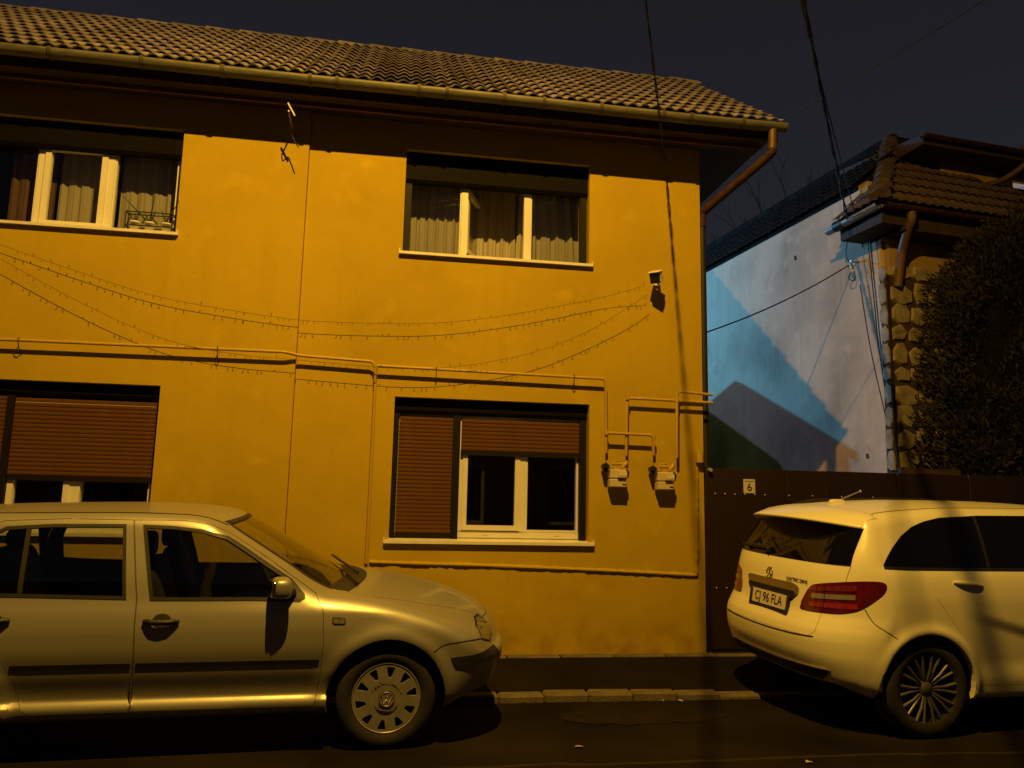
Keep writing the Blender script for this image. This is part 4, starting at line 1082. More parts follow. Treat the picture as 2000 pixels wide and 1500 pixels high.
def in_poly(p, poly):
    x, y = p[:, 0], p[:, 1]; r = np.zeros(len(p), bool); n = len(poly)
    for i in range(n):
        (x0, y0), (x1, y1) = poly[i], poly[(i+1) % n]
        c = (y0 > y) != (y1 > y)
        with np.errstate(divide='ignore', invalid='ignore'):
            r ^= c & (x < (x1-x0)*(y-y0)/(y1-y0)+x0)
    return r
def resample(poly, sp):
    out = []
    for i in range(len(poly)):
        a = np.array(poly[i]); b = np.array(poly[(i+1) % len(poly)]); k = max(1, int(np.ceil(np.linalg.norm(b-a)/sp)))
        out += [tuple(a+(b-a)*j/k) for j in range(k)]
    return out
def offset_poly(poly, d):
    """grow (d > 0) an outline"""
    P = np.array(poly, float); n = len(P)
    A = .5*sum(P[i][0]*P[(i+1) % n][1]-P[(i+1) % n][0]*P[i][1] for i in range(n))
    if A < 0: P = P[::-1]
    out = []
    for i in range(n):
        e0 = P[i]-P[i-1]; e1 = P[(i+1) % n]-P[i]
        n0 = np.array((e0[1], -e0[0]))/np.linalg.norm(e0); n1 = np.array((e1[1], -e1[0]))/np.linalg.norm(e1)
        m = n0+n1; L = max(.35, (m@m)/2); out.append(tuple(P[i]+m*d/L))
    return out
def rounded(poly, r=.03, k=4):
    out = []; P = [np.array(p, float) for p in poly]; n = len(P)
    for i in range(n):
        a = P[i-1]-P[i]; b = P[(i+1) % n]-P[i]; la, lb = np.linalg.norm(a), np.linalg.norm(b)
        rr = min(r, la*.45, lb*.45); p0 = P[i]+a/la*rr; p1 = P[i]+b/lb*rr
        for j in range(k+1):
            t = j/k; out.append(tuple((1-t)**2*p0+2*t*(1-t)*P[i]+t*t*p1))
    return out
def sheet(poly, mapfn, t_out, t_in, sp=.035, holes=(), mb=None):
    """plate that follows a surface: outline (with holes) in parameter space, mapfn -> points and normals"""
    rings = [resample(poly, sp)]+[resample(h, sp) for h in holes]
    pts = []; edges = []
    for r in rings:
        k = len(pts); pts += r; edges += [(k+i, k+(i+1) % len(r)) for i in range(len(r))]
    B = np.array(pts)
    lo, hi = B.min(0), B.max(0)
    gx, gy = np.meshgrid(np.arange(lo[0]+sp*.5, hi[0], sp), np.arange(lo[1]+sp*.5, hi[1], sp), indexing='ij')
    gp = np.stack((gx.ravel(), gy.ravel()), 1)
    if len(gp):
        keep = in_poly(gp, rings[0])
        for h in rings[1:]: keep &= ~in_poly(gp, h)
        gp = gp[keep]
        if len(gp):
            dmin = np.min(np.linalg.norm(gp[:, None]-B[None], axis=2), axis=1); gp = gp[dmin > sp*.45]
    allp = [Vector((float(p[0]), float(p[1]))) for p in pts]+[Vector((float(p[0]), float(p[1]))) for p in gp]
    v2, _, f2, _, _, _ = delaunay_2d_cdt(allp, edges, [], 0, 1e-6)
    uv = np.array([(v.x, v.y) for v in v2]); tri = np.array([f for f in f2 if len(f) == 3])
    cen = uv[tri].mean(1); keep = in_poly(cen, rings[0])
    for h in rings[1:]: keep &= ~in_poly(cen, h)
    tri = tri[keep]
    P, Nn = mapfn(uv)
    O = P+Nn*t_out; I = P+Nn*t_in
    mb = mb or MB()
    t = tri[0]; nf = np.cross(P[t[1]]-P[t[0]], P[t[2]]-P[t[0]])
    fl = np.mean([np.dot(np.cross(P[t[1]]-P[t[0]], P[t[2]]-P[t[0]]), Nn[t].mean(0)) for t in tri]) < 0
    if fl: tri = tri[:, ::-1]
    mb.add(O.tolist(), [tuple(map(int, t)) for t in tri], True); mb.add(I.tolist(), [tuple(map(int, t[::-1])) for t in tri], True)
    mb.cn = np.concatenate((Nn, -Nn)).tolist()
    ec = {}
    for t in tri:
        for i in range(3):
            a, b = int(t[i]), int(t[(i+1) % 3]); ec[(a, b)] = 1
    for (a, b) in ec:
        if (b, a) not in ec: mb.add([O[a], O[b], I[b], I[a]], [(3, 2, 1, 0)])
    return mb
def bis(fn, lo, hi, n=34):
    for _ in range(n):
        m = (lo+hi)/2; ins = fn(m) < 0
        lo = np.where(ins, m, lo); hi = np.where(ins, hi, m)
    return (lo+hi)/2
def unit(g_): return g_/np.maximum(np.linalg.norm(g_, axis=1), 1e-9)[:, None]
def side_map(f, s=-1):
    def m(uv):
        t = bis(lambda t: f(uv[:, 0], s*t, uv[:, 1]), np.full(len(uv), .30), np.full(len(uv), 1.2)); P = np.stack((uv[:, 0], s*t, uv[:, 1]), 1)
        return P, unit(grad(f, P))
    return m
def top_map(f):
    def m(uv):
        t = bis(lambda t: f(uv[:, 0], uv[:, 1], t), np.full(len(uv), .45), np.full(len(uv), 1.8)); P = np.stack((uv[:, 0], uv[:, 1], t), 1)
        return P, unit(grad(f, P))
    return m
def rear_map(f, x_in=-.1, x_out=-1.3):
    def m(uv):
        t = bis(lambda t: f(-t, uv[:, 0], uv[:, 1]), np.full(len(uv), -x_in), np.full(len(uv), -x_out)); P = np.stack((-t, uv[:, 0], uv[:, 1]), 1)
        return P, unit(grad(f, P))
    return m
def polar_map(f, cx, cy, s=-1):
    """rays leave the upright axis (cx, cy): angle 0 to the rear, 90 degrees to the side"""
    def m(uv):
        c, sn = np.cos(uv[:, 0]), np.sin(uv[:, 0])
        pt = lambda t: (cx-t*c, cy+s*t*sn, uv[:, 1])
        t = bis(lambda t: f(*pt(t)), np.full(len(uv), .02), np.full(len(uv), 1.1)); P = np.stack(np.broadcast_arrays(*pt(t)), 1)
        return P, unit(grad(f, P))
    return m
def flat_map(y=0.0):
    def m(uv): return np.stack((uv[:, 0], np.full(len(uv), y), uv[:, 1]), 1), np.tile((0., -1., 0.), (len(uv), 1))
    return m
def thick_line(pts, w):
    """open polyline -> thin closed outline"""
    P = np.array(pts, float); n = len(P); L, R_ = [], []
    for i in range(n):
        d = P[min(i+1, n-1)]-P[max(i-1, 0)]; d /= np.linalg.norm(d); q = np.array((-d[1], d[0]))*w/2
        L.append(tuple(P[i]+q)); R_.append(tuple(P[i]-q))
    return L+R_[::-1]
def smooth_line(pts, n=5):
    return [(v.x, v.y) for v in spline([(p[0], p[1], 0) for p in pts], n)]
def np_mesh(name, P, F):
    me = bpy.data.meshes.new(name); me.from_pydata(P.tolist(), [], F.tolist()); me.update(); return me
def boolean_cut(meshA, meshB, f):
    """A minus B, then normals taken from the smooth body surface f"""
    a = bpy.data.objects.new('tmp_a', meshA); COL.objects.link(a); cutters = []
    for mc in meshB:
        b = bpy.data.objects.new('tmp_b', mc); COL.objects.link(b); cutters.append(b)
        md = a.modifiers.new('cut', 'BOOLEAN'); md.operation = 'DIFFERENCE'; md.solver = 'EXACT'; md.object = b
    bpy.context.view_layer.update()
    me = bpy.data.meshes.new_from_object(a.evaluated_get(bpy.context.evaluated_depsgraph_get()))
    bpy.data.objects.remove(a, do_unlink=True)
    for b in cutters: bpy.data.objects.remove(b, do_unlink=True)
    nv = len(me.vertices); co = np.empty(nv*3); me.vertices.foreach_get('co', co); co = co.reshape(-1, 3)
    npo = len(me.polygons); ce = np.empty(npo*3); me.polygons.foreach_get('center', ce); ce = ce.reshape(-1, 3); fnm = np.empty(npo*3); me.polygons.foreach_get('normal', fnm); fnm = fnm.reshape(-1, 3)
    gv = unit(grad(f, co)); gc = unit(grad(f, ce))
    onsurf = (np.abs(f(*ce.T)) < .006) & ((gc*fnm).sum(1) > .8)
    ls = np.empty(npo, int); lt = np.empty(npo, int); me.polygons.foreach_get('loop_start', ls); me.polygons.foreach_get('loop_total', lt)
    lv = np.empty(len(me.loops), int); me.loops.foreach_get('vertex_index', lv)
    pol = np.repeat(np.arange(npo), lt)
    nn = np.where(onsurf[pol][:, None], gv[lv], fnm[pol])
    me.polygons.foreach_set('use_smooth', np.ones(npo, bool)); me.normals_split_custom_set(nn.tolist())
    return me
def prism_y(mb, poly, y0, y1):
    return mb.prism(poly, lambda x, z: (x, y0, z), lambda x, z: (x, y1, z))
def clean(mb, name='cutter'):
    me = mb.mesh(name); bm = bmesh.new(); bm.from_mesh(me); bmesh.ops.remove_doubles(bm, verts=bm.verts, dist=1e-5); bmesh.ops.recalc_face_normals(bm, faces=bm.faces); bm.to_mesh(me); bm.free(); return me
def shell_mesh(f, bounds, h, th):
    P, F = isosurf(f, bounds, h); Q, G_ = isosurf(f, bounds, h, -th)
    return np_mesh('shell', np.concatenate((P, Q)), np.concatenate((F, G_[:, ::-1]+len(P))))
def superell(mb, c, r, e=.5, mtx=None, nu=24, nv=14):
    sg = lambda v, p: math.copysign(abs(v)**p, v); V = []; F = []
    for j in range(nv+1):
        ph = -math.pi/2+math.pi*j/nv
        for i in range(nu):
            th = 2*math.pi*i/nu
            p = Vector((c[0]+r[0]*sg(math.cos(ph), e)*sg(math.cos(th), e), c[1]+r[1]*sg(math.cos(ph), e)*sg(math.sin(th), e), c[2]+r[2]*sg(math.sin(ph), e)))
            V.append(mtx @ p if mtx else p)
    for j in range(nv):
        for i in range(nu): F.append((j*nu+i, j*nu+(i+1) % nu, (j+1)*nu+(i+1) % nu, (j+1)*nu+i))
    return mb.add(V, F, True)

# ------------------------------------------------------------------ car materials
def paint(name, col, metal, rough, flake=0.0, dust=.0, dustcol=(.2, .16, .1)):
    m = bpy.data.materials.new(name); m.use_nodes = True
    n = m.node_tree.nodes; l = m.node_tree.links; b = n['Principled BSDF']
    b.inputs['Base Color'].default_value = (*col, 1); b.inputs['Metallic'].default_value = metal; b.inputs['Roughness'].default_value = rough
    b.inputs['Coat Weight'].default_value = .4; b.inputs['Coat Roughness'].default_value = .09
    t = n.new('ShaderNodeTexCoord'); no = n.new('ShaderNodeTexNoise'); no.inputs['Scale'].default_value = 3.2; no.inputs['Detail'].default_value = 9; no.inputs['Roughness'].default_value = .7; l.new(t.outputs['Object'], no.inputs[0])
    sx = n.new('ShaderNodeSeparateXYZ'); l.new(t.outputs['Object'], sx.inputs[0])
    mr = n.new('ShaderNodeMapRange'); mr.inputs[1].default_value = .25; mr.inputs[2].default_value = .75; mr.inputs[3].default_value = 1; mr.inputs[4].default_value = .18; l.new(sx.outputs['Z'], mr.inputs[0])
    r2_ = n.new('ShaderNodeMapRange'); r2_.inputs[1].default_value = .38; r2_.inputs[2].default_value = .72; l.new(no.outputs[0], r2_.inputs[0])
    mu = n.new('ShaderNodeMath'); mu.operation = 'MULTIPLY'; l.new(mr.outputs[0], mu.inputs[0]); l.new(r2_.outputs[0], mu.inputs[1])
    m2 = n.new('ShaderNodeMath'); m2.operation = 'MULTIPLY'; l.new(mu.outputs[0], m2.inputs[0]); m2.inputs[1].default_value = dust
    mx = n.new('ShaderNodeMix'); mx.data_type = 'RGBA'; l.new(m2.outputs[0], mx.inputs[0]); mx.inputs[6].default_value = (*col, 1); mx.inputs[7].default_value = (*dustcol, 1); l.new(mx.outputs[2], b.inputs['Base Color'])
    ro = n.new('ShaderNodeMath'); ro.operation = 'MULTIPLY_ADD'; l.new(mu.outputs[0], ro.inputs[0]); ro.inputs[1].default_value = .25; ro.inputs[2].default_value = rough; l.new(ro.outputs[0], b.inputs['Roughness'])
    cr_ = n.new('ShaderNodeMath'); cr_.operation = 'MULTIPLY_ADD'; l.new(mu.outputs[0], cr_.inputs[0]); cr_.inputs[1].default_value = .35; cr_.inputs[2].default_value = .07; l.new(cr_.outputs[0], b.inputs['Coat Roughness'])
    MATS[name] = m
    return m
M_SILVER = paint('silver_paint', (.38, .365, .315), .5, .38, dust=.5)
M_WHITEC = paint('white_paint', (.84, .795, .56), .0, .36, dust=.22)
M_TRIM = pm('black_trim', (.018, .016, .015), .55, var=.2, scale=20)
M_SEAM = pm('panel_seam', (.006, .005, .004), .9)
M_CARGL = glassmat('car_glass', (.82, .83, .78), 1.1)
M_DARKGL = pm('privacy_glass', (.004, .004, .004), .06, spec=.5, coat=0)
M_TYRE = pm('tyre_rubber', (.020, .018, .016), .85, var=.3, scale=10, bump=.4, bscale=120)
M_HUB = pm('silver_wheel_cover', (.36, .34, .31), .42, metal=.45, var=.15, scale=12)
M_RIM = pm('dark_alloy', (.20, .185, .17), .42, metal=.55, var=.15, scale=12)
M_SEAT = pm('dark_seat_cloth', (.02, .02, .02), .95)
M_CHROME = pm('chrome', (.6, .58, .55), .15, metal=1.0)
M_LENS = pm('clear_lens', (.13, .125, .105), .10, metal=.0, coat=1.0, var=.5, scale=40)
M_REDL = pm('red_lens', (.10, .004, .004), .14, coat=1.0, var=.3, scale=18)
M_REDB = pm('bright_red_lens', (.26, .018, .010), .12, coat=1.0, var=.2, scale=30)
M_CLRL = pm('white_lens', (.30, .25, .20), .12, coat=1.0, metal=.3)
M_WELL = pm('wheel_well', (.008, .007, .006), .95)

def car_thing(name, origin, yaw, roll, half_w, label, cat, group=None):
    a, r = math.radians(yaw), math.radians(roll)
    ex = Vector((math.cos(a), math.sin(a), 0)); ey0 = Vector((-math.sin(a), math.cos(a), 0)); ez0 = Vector((0, 0, 1))
    ey = ey0*math.cos(r)+ez0*math.sin(r); ez = -ey0*math.sin(r)+ez0*math.cos(r)
    p = Vector(origin)+ey*half_w
    return thing(name, p, label, cat, group, Matrix(((ex.x, ey.x, ez.x, p.x), (ex.y, ey.y, ez.y, p.y), (ex.z, ey.z, ez.z, p.z), (0, 0, 0, 1))))
def cpart(car, mb, name, mat, fix=False):
    return mb.obj(name, mat, car, fix)
def wheel(car, x, z, y, s, R, width, rim_fn, label=None):
    """tyre with rim; s = -1 near side, +1 far side; local axis z points outward"""
    mt = Matrix.Translation((x, y, z)) @ (Matrix.Rotation(math.radians(90), 4, 'X') if s < 0 else Matrix.Rotation(math.radians(-90), 4, 'X'))
    o = bpy.data.objects.new('wheel', None); COL.objects.link(o); o.parent = car; o.matrix_basis = mt; o.empty_display_size = .1
    w = width/2; rr = R*.66
    b = MB(); b.lathe([(rr, w*.80), (rr+.012, w*.94), (R*.82, w*1.02), (R*.93, w*.96), (R*.975, w*.82), (R*.992, w*.5), (R*.998, w*.2), (R*.998, -w*.2), (R*.992, -w*.5), (R*.97, -w*.85), (R*.85, -w), (rr, -w*.85)], 64, closed=True)
    b.obj('tyre', M_TYRE, o, True)
    b = MB(); b.lathe([(0, -w*.2), (rr*.99, -w*.2), (rr*.99, w*.8)], 40); b.obj('wheel_dish', M_WELL, o)
    rim_fn(o, w)
    return o
# ================================================================== SILVER HATCHBACK
car = car_thing('parked_car', (.06, 5.067, 0), 3.8, 2.8, .8675, 'silver five door hatchback parked half on the pavement at left', 'car', 'cars parked along the kerb')
FD = [(-1.448, .275), (-1.444, .58), (-1.462, .89), (-1.512, 1.155), (-1.547, 1.336), (-1.275, 1.338), (-1.12, 1.318), (-1.00, 1.268), (-.90, 1.205), (-.74, 1.105), (-.57, .99), (-.455, .915), (-.405, .82), (-.394, .64), (-.404, .447), (-.425, .300), (-.44, .272)]
FW = [(-1.492, 1.309), (-1.391, .890), (-.800, .887), (-.545, .877), (-.519, .893), (-.523, .913), (-.605, .995), (-.778, 1.105), (-.895, 1.180), (-1.003, 1.245), (-1.153, 1.285), (-1.315, 1.303)]
RD = [(-1.455, .272), (-1.451, .58), (-1.469, .89), (-1.520, 1.155), (-1.555, 1.336), (-1.906, 1.338), (-2.25, 1.322), (-2.36, 1.27), (-2.44, 1.10), (-2.44, .90), (-2.38, .76), (-2.22, .67), (-2.13, .57), (-2.065, .45), (-2.03, .335), (-2.00, .29), (-1.965, .272)]
RW = [(-1.591, 1.310), (-1.526, .896), (-2.182, .914), (-2.36, .925), (-2.36, 1.10), (-2.30, 1.25), (-2.232, 1.288), (-1.981, 1.306)]
hood = [(-.115-.16*(y/.7)**2, y) for y in np.linspace(-.66, .66, 15)] + [(-.09, .70), (.276, .62), (.547, .50), (.655, .44), (.715, .28), (.735, .0), (.715, -.28), (.655, -.44), (.547, -.50), (.276, -.62), (-.09, -.70)]
ws = [(-.225-.17*(y/.7)**2, y) for y in np.linspace(-.63, .63, 15)] + [(-.965-.16*(y/.7)**2, y) for y in np.linspace(.50, -.50, 11)]
QW = [(-2.50, 1.22), (-2.50, .95), (-2.95, 1.02), (-2.80, 1.20)]
cut = MB()
for s in (-1, 1):
    for poly in (FD, RD):
        prism_y(cut, offset_poly(poly, .003), s*.42, s*1.05)
    prism_y(cut, QW, s*.42, s*1.05)
    for cx in (0., -2.511):
        prism_y(cut, [(cx+.360*math.cos(2*math.pi*k/48), .300+.360*math.sin(2*math.pi*k/48)) for k in range(48)], s*.60, s*1.06)
cut.prism(offset_poly(hood, .004), lambda x, y: (x, y, .60), lambda x, y: (x, y, 1.02))
cut2 = MB(); cut2.prism(ws, lambda x, y: (x, y, .80), lambda x, y: (x, y, 1.50))
body = boolean_cut(shell_mesh(golf, GOLF_B, .024, .035), [clean(cut), clean(cut2)], golf)
link('body', body, M_SILVER, car)
cpart(car, sheet(hood, top_map(golf), .0, -.02, .03), 'hood', M_SILVER)
cpart(car, sheet(ws, top_map(golf), -.004, -.010, .05), 'windscreen', M_CARGL)
wst = offset_poly(ws, .004); wsi = offset_poly(ws, -.028)
cpart(car, sheet(wst, top_map(golf), .001, -.003, .05, [wsi]), 'windscreen_seal', M_TRIM)
cowl = [(-.120-.16*(y/.7)**2, y) for y in np.linspace(-.64, .64, 15)] + [(-.222-.17*(y/.7)**2, y) for y in np.linspace(.62, -.62, 15)]
cpart(car, sheet(cowl, top_map(golf), .002, -.02, .04), 'cowl', M_TRIM)
b = MB(); b.tube([(-.18, -.10, .955), (-.30, .18, 1.00), (-.36, .45, 1.01)], .009, 6); b.tube([(-.19, -.52, .938), (-.26, -.25, .972), (-.29, .02, .985)], .009, 6); cpart(car, b, 'wiper', M_TRIM)
for s in (-1, 1):
    sm = side_map(golf, s)
    for nm, D, W_ in (('front', FD, FW), ('rear', RD, RW)):
        d = cpart(car, sheet(D, sm, .0, -.03, .022, [W_]), 'door', M_SILVER)
        fr_ = sheet(offset_poly(W_, .003), sm, .0035, -.012, .04, [offset_poly(W_, -.016)]); fr_.obj('window_seal', M_TRIM, d, False)
        sheet(offset_poly(W_, -.014), sm, -.004, -.009, .045).obj('window_glass', M_CARGL, d, False)
        x0, x1 = (-1.435, -.412) if nm == 'front' else (-2.083, -1.463)
        sheet([(x0, .518), (x1, .518), (x1, .546), (x0, .546)], sm, .0035, -.002, .03).obj('rubbing_strip', M_TRIM, d, False)
        hx = -1.315 if nm == 'front' else -2.20
        hz = .772 if nm == 'front' else .785
        el = [(hx+.052*math.cos(t), hz+.006+.040*math.sin(t)) for t in np.linspace(0, 2*math.pi, 20, endpoint=False)]
        h_ = sheet(el, sm, .002, -.004, .02).obj('handle_recess', M_TRIM, d, False)
        ps, ns = sm(np.array([(hx+t, hz-.004+(.006 if abs(t) > .06 else 0)) for t in np.linspace(-.094, .094, 9)]))
        off = [.006, .020, .030, .034, .036, .034, .030, .020, .006]
        b = MB(); b.tube([Vector(p)+Vector(n_)*o_ for p, n_, o_ in zip(ps, ns, off)], [.014, .017, .016, .015, .015, .015, .016, .017, .014], 8); b.obj('door_handle', M_TRIM, d, False)
    if s < 0:
        # quarter glass bar in the rear door
        sheet([(-2.10, .93), (-2.075, .93), (-2.10, 1.29), (-2.125, 1.29)], sm, .002, -.006, .04).obj('glazing_bar', M_TRIM, d, False)
    sheet(QW, sm, -.004, -.01, .05).obj('quarter_glass', M_CARGL, car, False)
    # lamps, indicator, bumper strip, seams
    ind = rounded([(-.347, .786), (-.270, .781), (-.269, .750), (-.342, .752)], .012)
    sheet(offset_poly(ind, .004), sm, .003, -.003, .02).obj('side_indicator', M_TRIM, car, False)
    sheet(ind, sm, .006, .0, .02).obj('indicator_lens', M_LENS, car, False)
    pm_ = polar_map(golf, .30, s*.40, s)
    th = lambda x, y: math.atan2(s*(y-s*.40), -(x-.30))
    hl = [(.641, -.446, .716), (.690, -.452, .690), (.722, -.501, .622), (.690, -.624, .588), (.607, -.719, .620), (.598, -.670, .680), (.61, -.55, .715)]
    hp_ = [(th(x, s*-y if s > 0 else y), z) for x, y, z in hl]
    hp_ = [(th(x, abs(y)*s), z) for x, y, z in hl]
    hl_o = sheet(rounded(hp_, .02), pm_, .004, -.006, .025).obj('headlight', M_LENS, car, False)
    sheet(offset_poly(rounded(hp_, .02), .010), pm_, .0025, -.004, .025).obj('headlight_seal', M_SEAM, hl_o, False)
    st_ = [(.384, -.859, .541), (.52, -.80, .548), (.64, -.73, .552), (.738, -.620, .555), (.742, -.630, .490), (.66, -.72, .486), (.52, -.80, .484), (.411, -.852, .486)]
    sp_ = [(th(x, abs(y)*s), z) for x, y, z in st_]
    sheet(sp_, pm_, .008, -.002, .035).obj('bumper_strip', M_TRIM, car, False)
    ln = smooth_line([(.276, .579), (.345, .617), (.463, .632), (.56, .628), (.63, .612)], 5)
    sheet(thick_line(ln, .006), sm, .0012, -.002, .02).obj('bumper_seam', M_SEAM, car, False)
    # door mirror
    mt = Matrix.Translation((-.655, s*.895, .972)) @ Matrix.Rotation(s*math.radians(-12), 4, 'Z')
    b = MB(); superell(b, (0, 0, 0), (.060, .085, .062), .62, mt); mir = cpart(car, b, 'door_mirror', M_SILVER)
    b = MB(); superell(b, (-.045, 0, 0), (.022, .075, .052), .5, mt); b.obj('mirror_glass', M_CHROME, mir, False)
    b = MB(); b.tube([(-.60, s*.79, .925), (-.63, s*.87, .945)], [.035, .022], 8); b.obj('mirror_foot', M_TRIM, mir, False)
    tri = [(-.605, .992), (-.523, .908), (-.519, .890), (-.56, .884), (-.665, .886), (-.64, .96)]
    sheet(tri, sm, .005, -.004, .03).obj('mirror_base', M_TRIM, mir, False)
for s in (-1, 1):
    ln = smooth_line([(-1.02, s*.535), (-1.2, s*.562), (-1.6, s*.575), (-2.2, s*.575), (-2.9, s*.55)], 6)
    sheet(thick_line(ln, .013), top_map(golf), .002, -.004, .05).obj('roof_moulding', M_TRIM, car, False)
# front end below the camera's line of sight
b = MB(); b.bev(.60, .75, -.40, .40, .30, .36, .02); cpart(car, b, 'lower_grille', M_TRIM)
# wheel wells, floor, cabin
for s in (-1, 1):
    for cx in (0., -2.511):
        b = MB(); V = [(cx+.366*math.cos(math.radians(180*k/24)), s*y, .30+.366*math.sin(math.radians(180*k/24))) for y in (.58, .86) for k in range(25)]
        b.add(V, [(k, k+1, 26+k, 25+k) for k in range(24)], True); b.box(cx-.37, cx+.37, min(s*.582, s*.575), max(s*.582, s*.575), .26, .66)
        cpart(car, b, 'wheel_arch_liner', M_WELL)
def seat(car, x, y, name='seat'):
    b = MB(); superell(b, (x+.22, y, .52), (.27, .24, .10), .45); mt = Matrix.Translation((x-.06, y, .80)) @ Matrix.Rotation(math.radians(-14), 4, 'Y'); superell(b, (0, 0, 0), (.075, .235, .30), .45, mt)
    o = cpart(car, b, name, M_SEAT)
    b = MB(); superell(b, (x-.16, y, 1.165), (.05, .125, .085), .6); b.tube([(x-.15, y-.05, 1.05), (x-.155, y-.05, 1.16)], .008, 6); b.tube([(x-.15, y+.05, 1.05), (x-.155, y+.05, 1.16)], .008, 6); b.obj('headrest', M_SEAT, o, False)
for y in (-.36, .36): seat(car, -1.36, y)
b = MB(); superell(b, (-2.20, 0, .52), (.26, .62, .11), .4); mt = Matrix.Translation((-2.45, 0, .80)) @ Matrix.Rotation(math.radians(-18), 4, 'Y'); superell(b, (0, 0, 0), (.08, .62, .30), .4, mt); rs2 = cpart(car, b, 'rear_seat', M_SEAT)
for y in (-.36, .36):
    b = MB(); superell(b, (-2.52, y, 1.13), (.05, .13, .06), .6); b.obj('headrest', M_SEAT, rs2, False)
b = MB(); superell(b, (-.48, 0, .80), (.22, .66, .12), .4); cpart(car, b, 'dashboard', M_SEAT)
b = MB(); mt = Matrix.Translation((-.80, .36, .86)) @ Matrix.Rotation(math.radians(65), 4, 'Y')
b.tube([mt @ Vector((.18*math.cos(2*math.pi*k/24), .18*math.sin(2*math.pi*k/24), 0)) for k in range(25)], .015, 8, cap=False); b.tube([mt @ Vector((-.17, 0, 0)), mt @ Vector((.17, 0, 0))], .015, 6); b.tube([mt @ Vector((0, 0, 0)), mt @ Vector((0, 0, .25))], .02, 6); cpart(car, b, 'steering_wheel', M_SEAT)
b = MB(); b.box(-3.0, -.35, -.70, .70, .30, .34); cpart(car, b, 'cabin_floor', M_SEAT)
def golf_rim(o, w):
    R0 = .205
    holes = []
    for k in range(10):
        a = 2*math.pi*(k+.5)/10
        q = lambda r, d: (r*math.cos(a+d), r*math.sin(a+d))
        holes.append(rounded([q(.125, -.075), q(.125, .075), q(.187, .145), q(.187, -.145)], .012, 3))
    def m(uv):
        r = np.hypot(uv[:, 0], uv[:, 1]); z = w*.86+.030*(1-(r/.205)**2)-.018*np.exp(-((r-.085)/.012)**2)
        return np.stack((uv[:, 0], uv[:, 1], z), 1), np.tile((0., 0., 1.), (len(uv), 1))
    b = sheet([(R0*math.cos(2*math.pi*k/60), R0*math.sin(2*math.pi*k/60)) for k in range(60)], m, .0, -.014, .014, holes); cov = b.obj('wheel_cover', M_HUB, o, False)
    b = MB(); b.lathe([(R0-.005, w*.86-.006), (R0-.002, w*.86+.006), (R0+.004, w*.86+.005), (R0+.006, w*.86-.008)], 60); b.obj('cover_rim', M_HUB, o, False)
    b = MB(); b.lathe([(0, w*.86+.022), (.046, w*.86+.024), (.050, w*.86+.032), (.054, w*.86+.024)], 32); b.obj('emblem_disc', pm('grey_emblem_field', (.10, .10, .09), .4), o, False)
    # round maker's emblem: V over W inside a ring
    zz = w*.86+.029
    b = MB(); b.tube([(.041*math.cos(2*math.pi*k/32), .041*math.sin(2*math.pi*k/32), zz) for k in range(33)], .0038, 6, cap=False)
    for path in ([(-.016, .036), (.0, .006), (.016, .036)], [(-.033, .022), (-.017, -.030), (.0, .001), (.017, -.030), (.033, .022)]): b.tube([(x, y, zz) for x, y in path], .0042, 6)
    b.obj('emblem', pm('dull_emblem', (.32, .30, .27), .4, metal=.5), o, False)
for s in (-1, 1):
    for cx in (0., -2.511):
        o = wheel(car, cx, .303, s*.758, s, .308, .195, golf_rim)
        o.rotation_euler.rotate_axis('Z', .12*s+.3*(cx < -1))

# ================================================================== WHITE COMPACT VAN
car = car_thing('parked_car', (3.663, 4.985, 0), 4.0, 1.8, .893, 'white compact hatchback seen from its rear corner in front of the gate', 'car', 'cars parked along the kerb')
BD = [(.081, 1.104), (.071, 1.02), (.081, .92), (.202, .756), (.348, .576), (.436, .469), (.449, .36), (.455, .33), (1.20, .33), (1.20, 1.104)]
BD2 = [(1.212, 1.104), (1.212, .33), (2.10, .33), (2.22, .60), (2.25, .90), (2.22, 1.02), (2.10, 1.085)]
TG = [(-.56, .622), (-.605, .66), (-.60, .79), (-.665, .90), (-.715, 1.00), (-.722, 1.108), (.722, 1.108), (.715, 1.00), (.665, .90), (.60, .79), (.605, .66), (.56, .622)]
RWN = [(-.722, 1.114), (-.40, 1.113), (0, 1.113), (.40, 1.113), (.722, 1.114), (.690, 1.366), (.553, 1.398), (.29, 1.414), (0, 1.417), (-.29, 1.414), (-.553, 1.398), (-.690, 1.366)]
cut = MB()
for s in (-1, 1):
    for poly in (BD, BD2): prism_y(cut, offset_poly(poly, .003), s*.60, s*1.05)
    for cx in (0., 2.699): prism_y(cut, [(cx+.368*math.cos(2*math.pi*k/48), .315+.368*math.sin(2*math.pi*k/48)) for k in range(48)], s*.60, s*1.06)
cut.prism(offset_poly(TG, .003), lambda y, z: (-1.0, y, z), lambda y, z: (-.36, y, z))
body = boolean_cut(shell_mesh(bcar, BCAR_B, .024, .04), [clean(cut)], bcar)
link('body', body, M_WHITEC, car)
rm = rear_map(bcar)
tg = cpart(car, sheet(TG, rm, .0, -.03, .022), 'tailgate', M_WHITEC)
sheet(RWN, rm, .003, -.006, .04).obj('rear_window', M_DARKGL, tg, False)
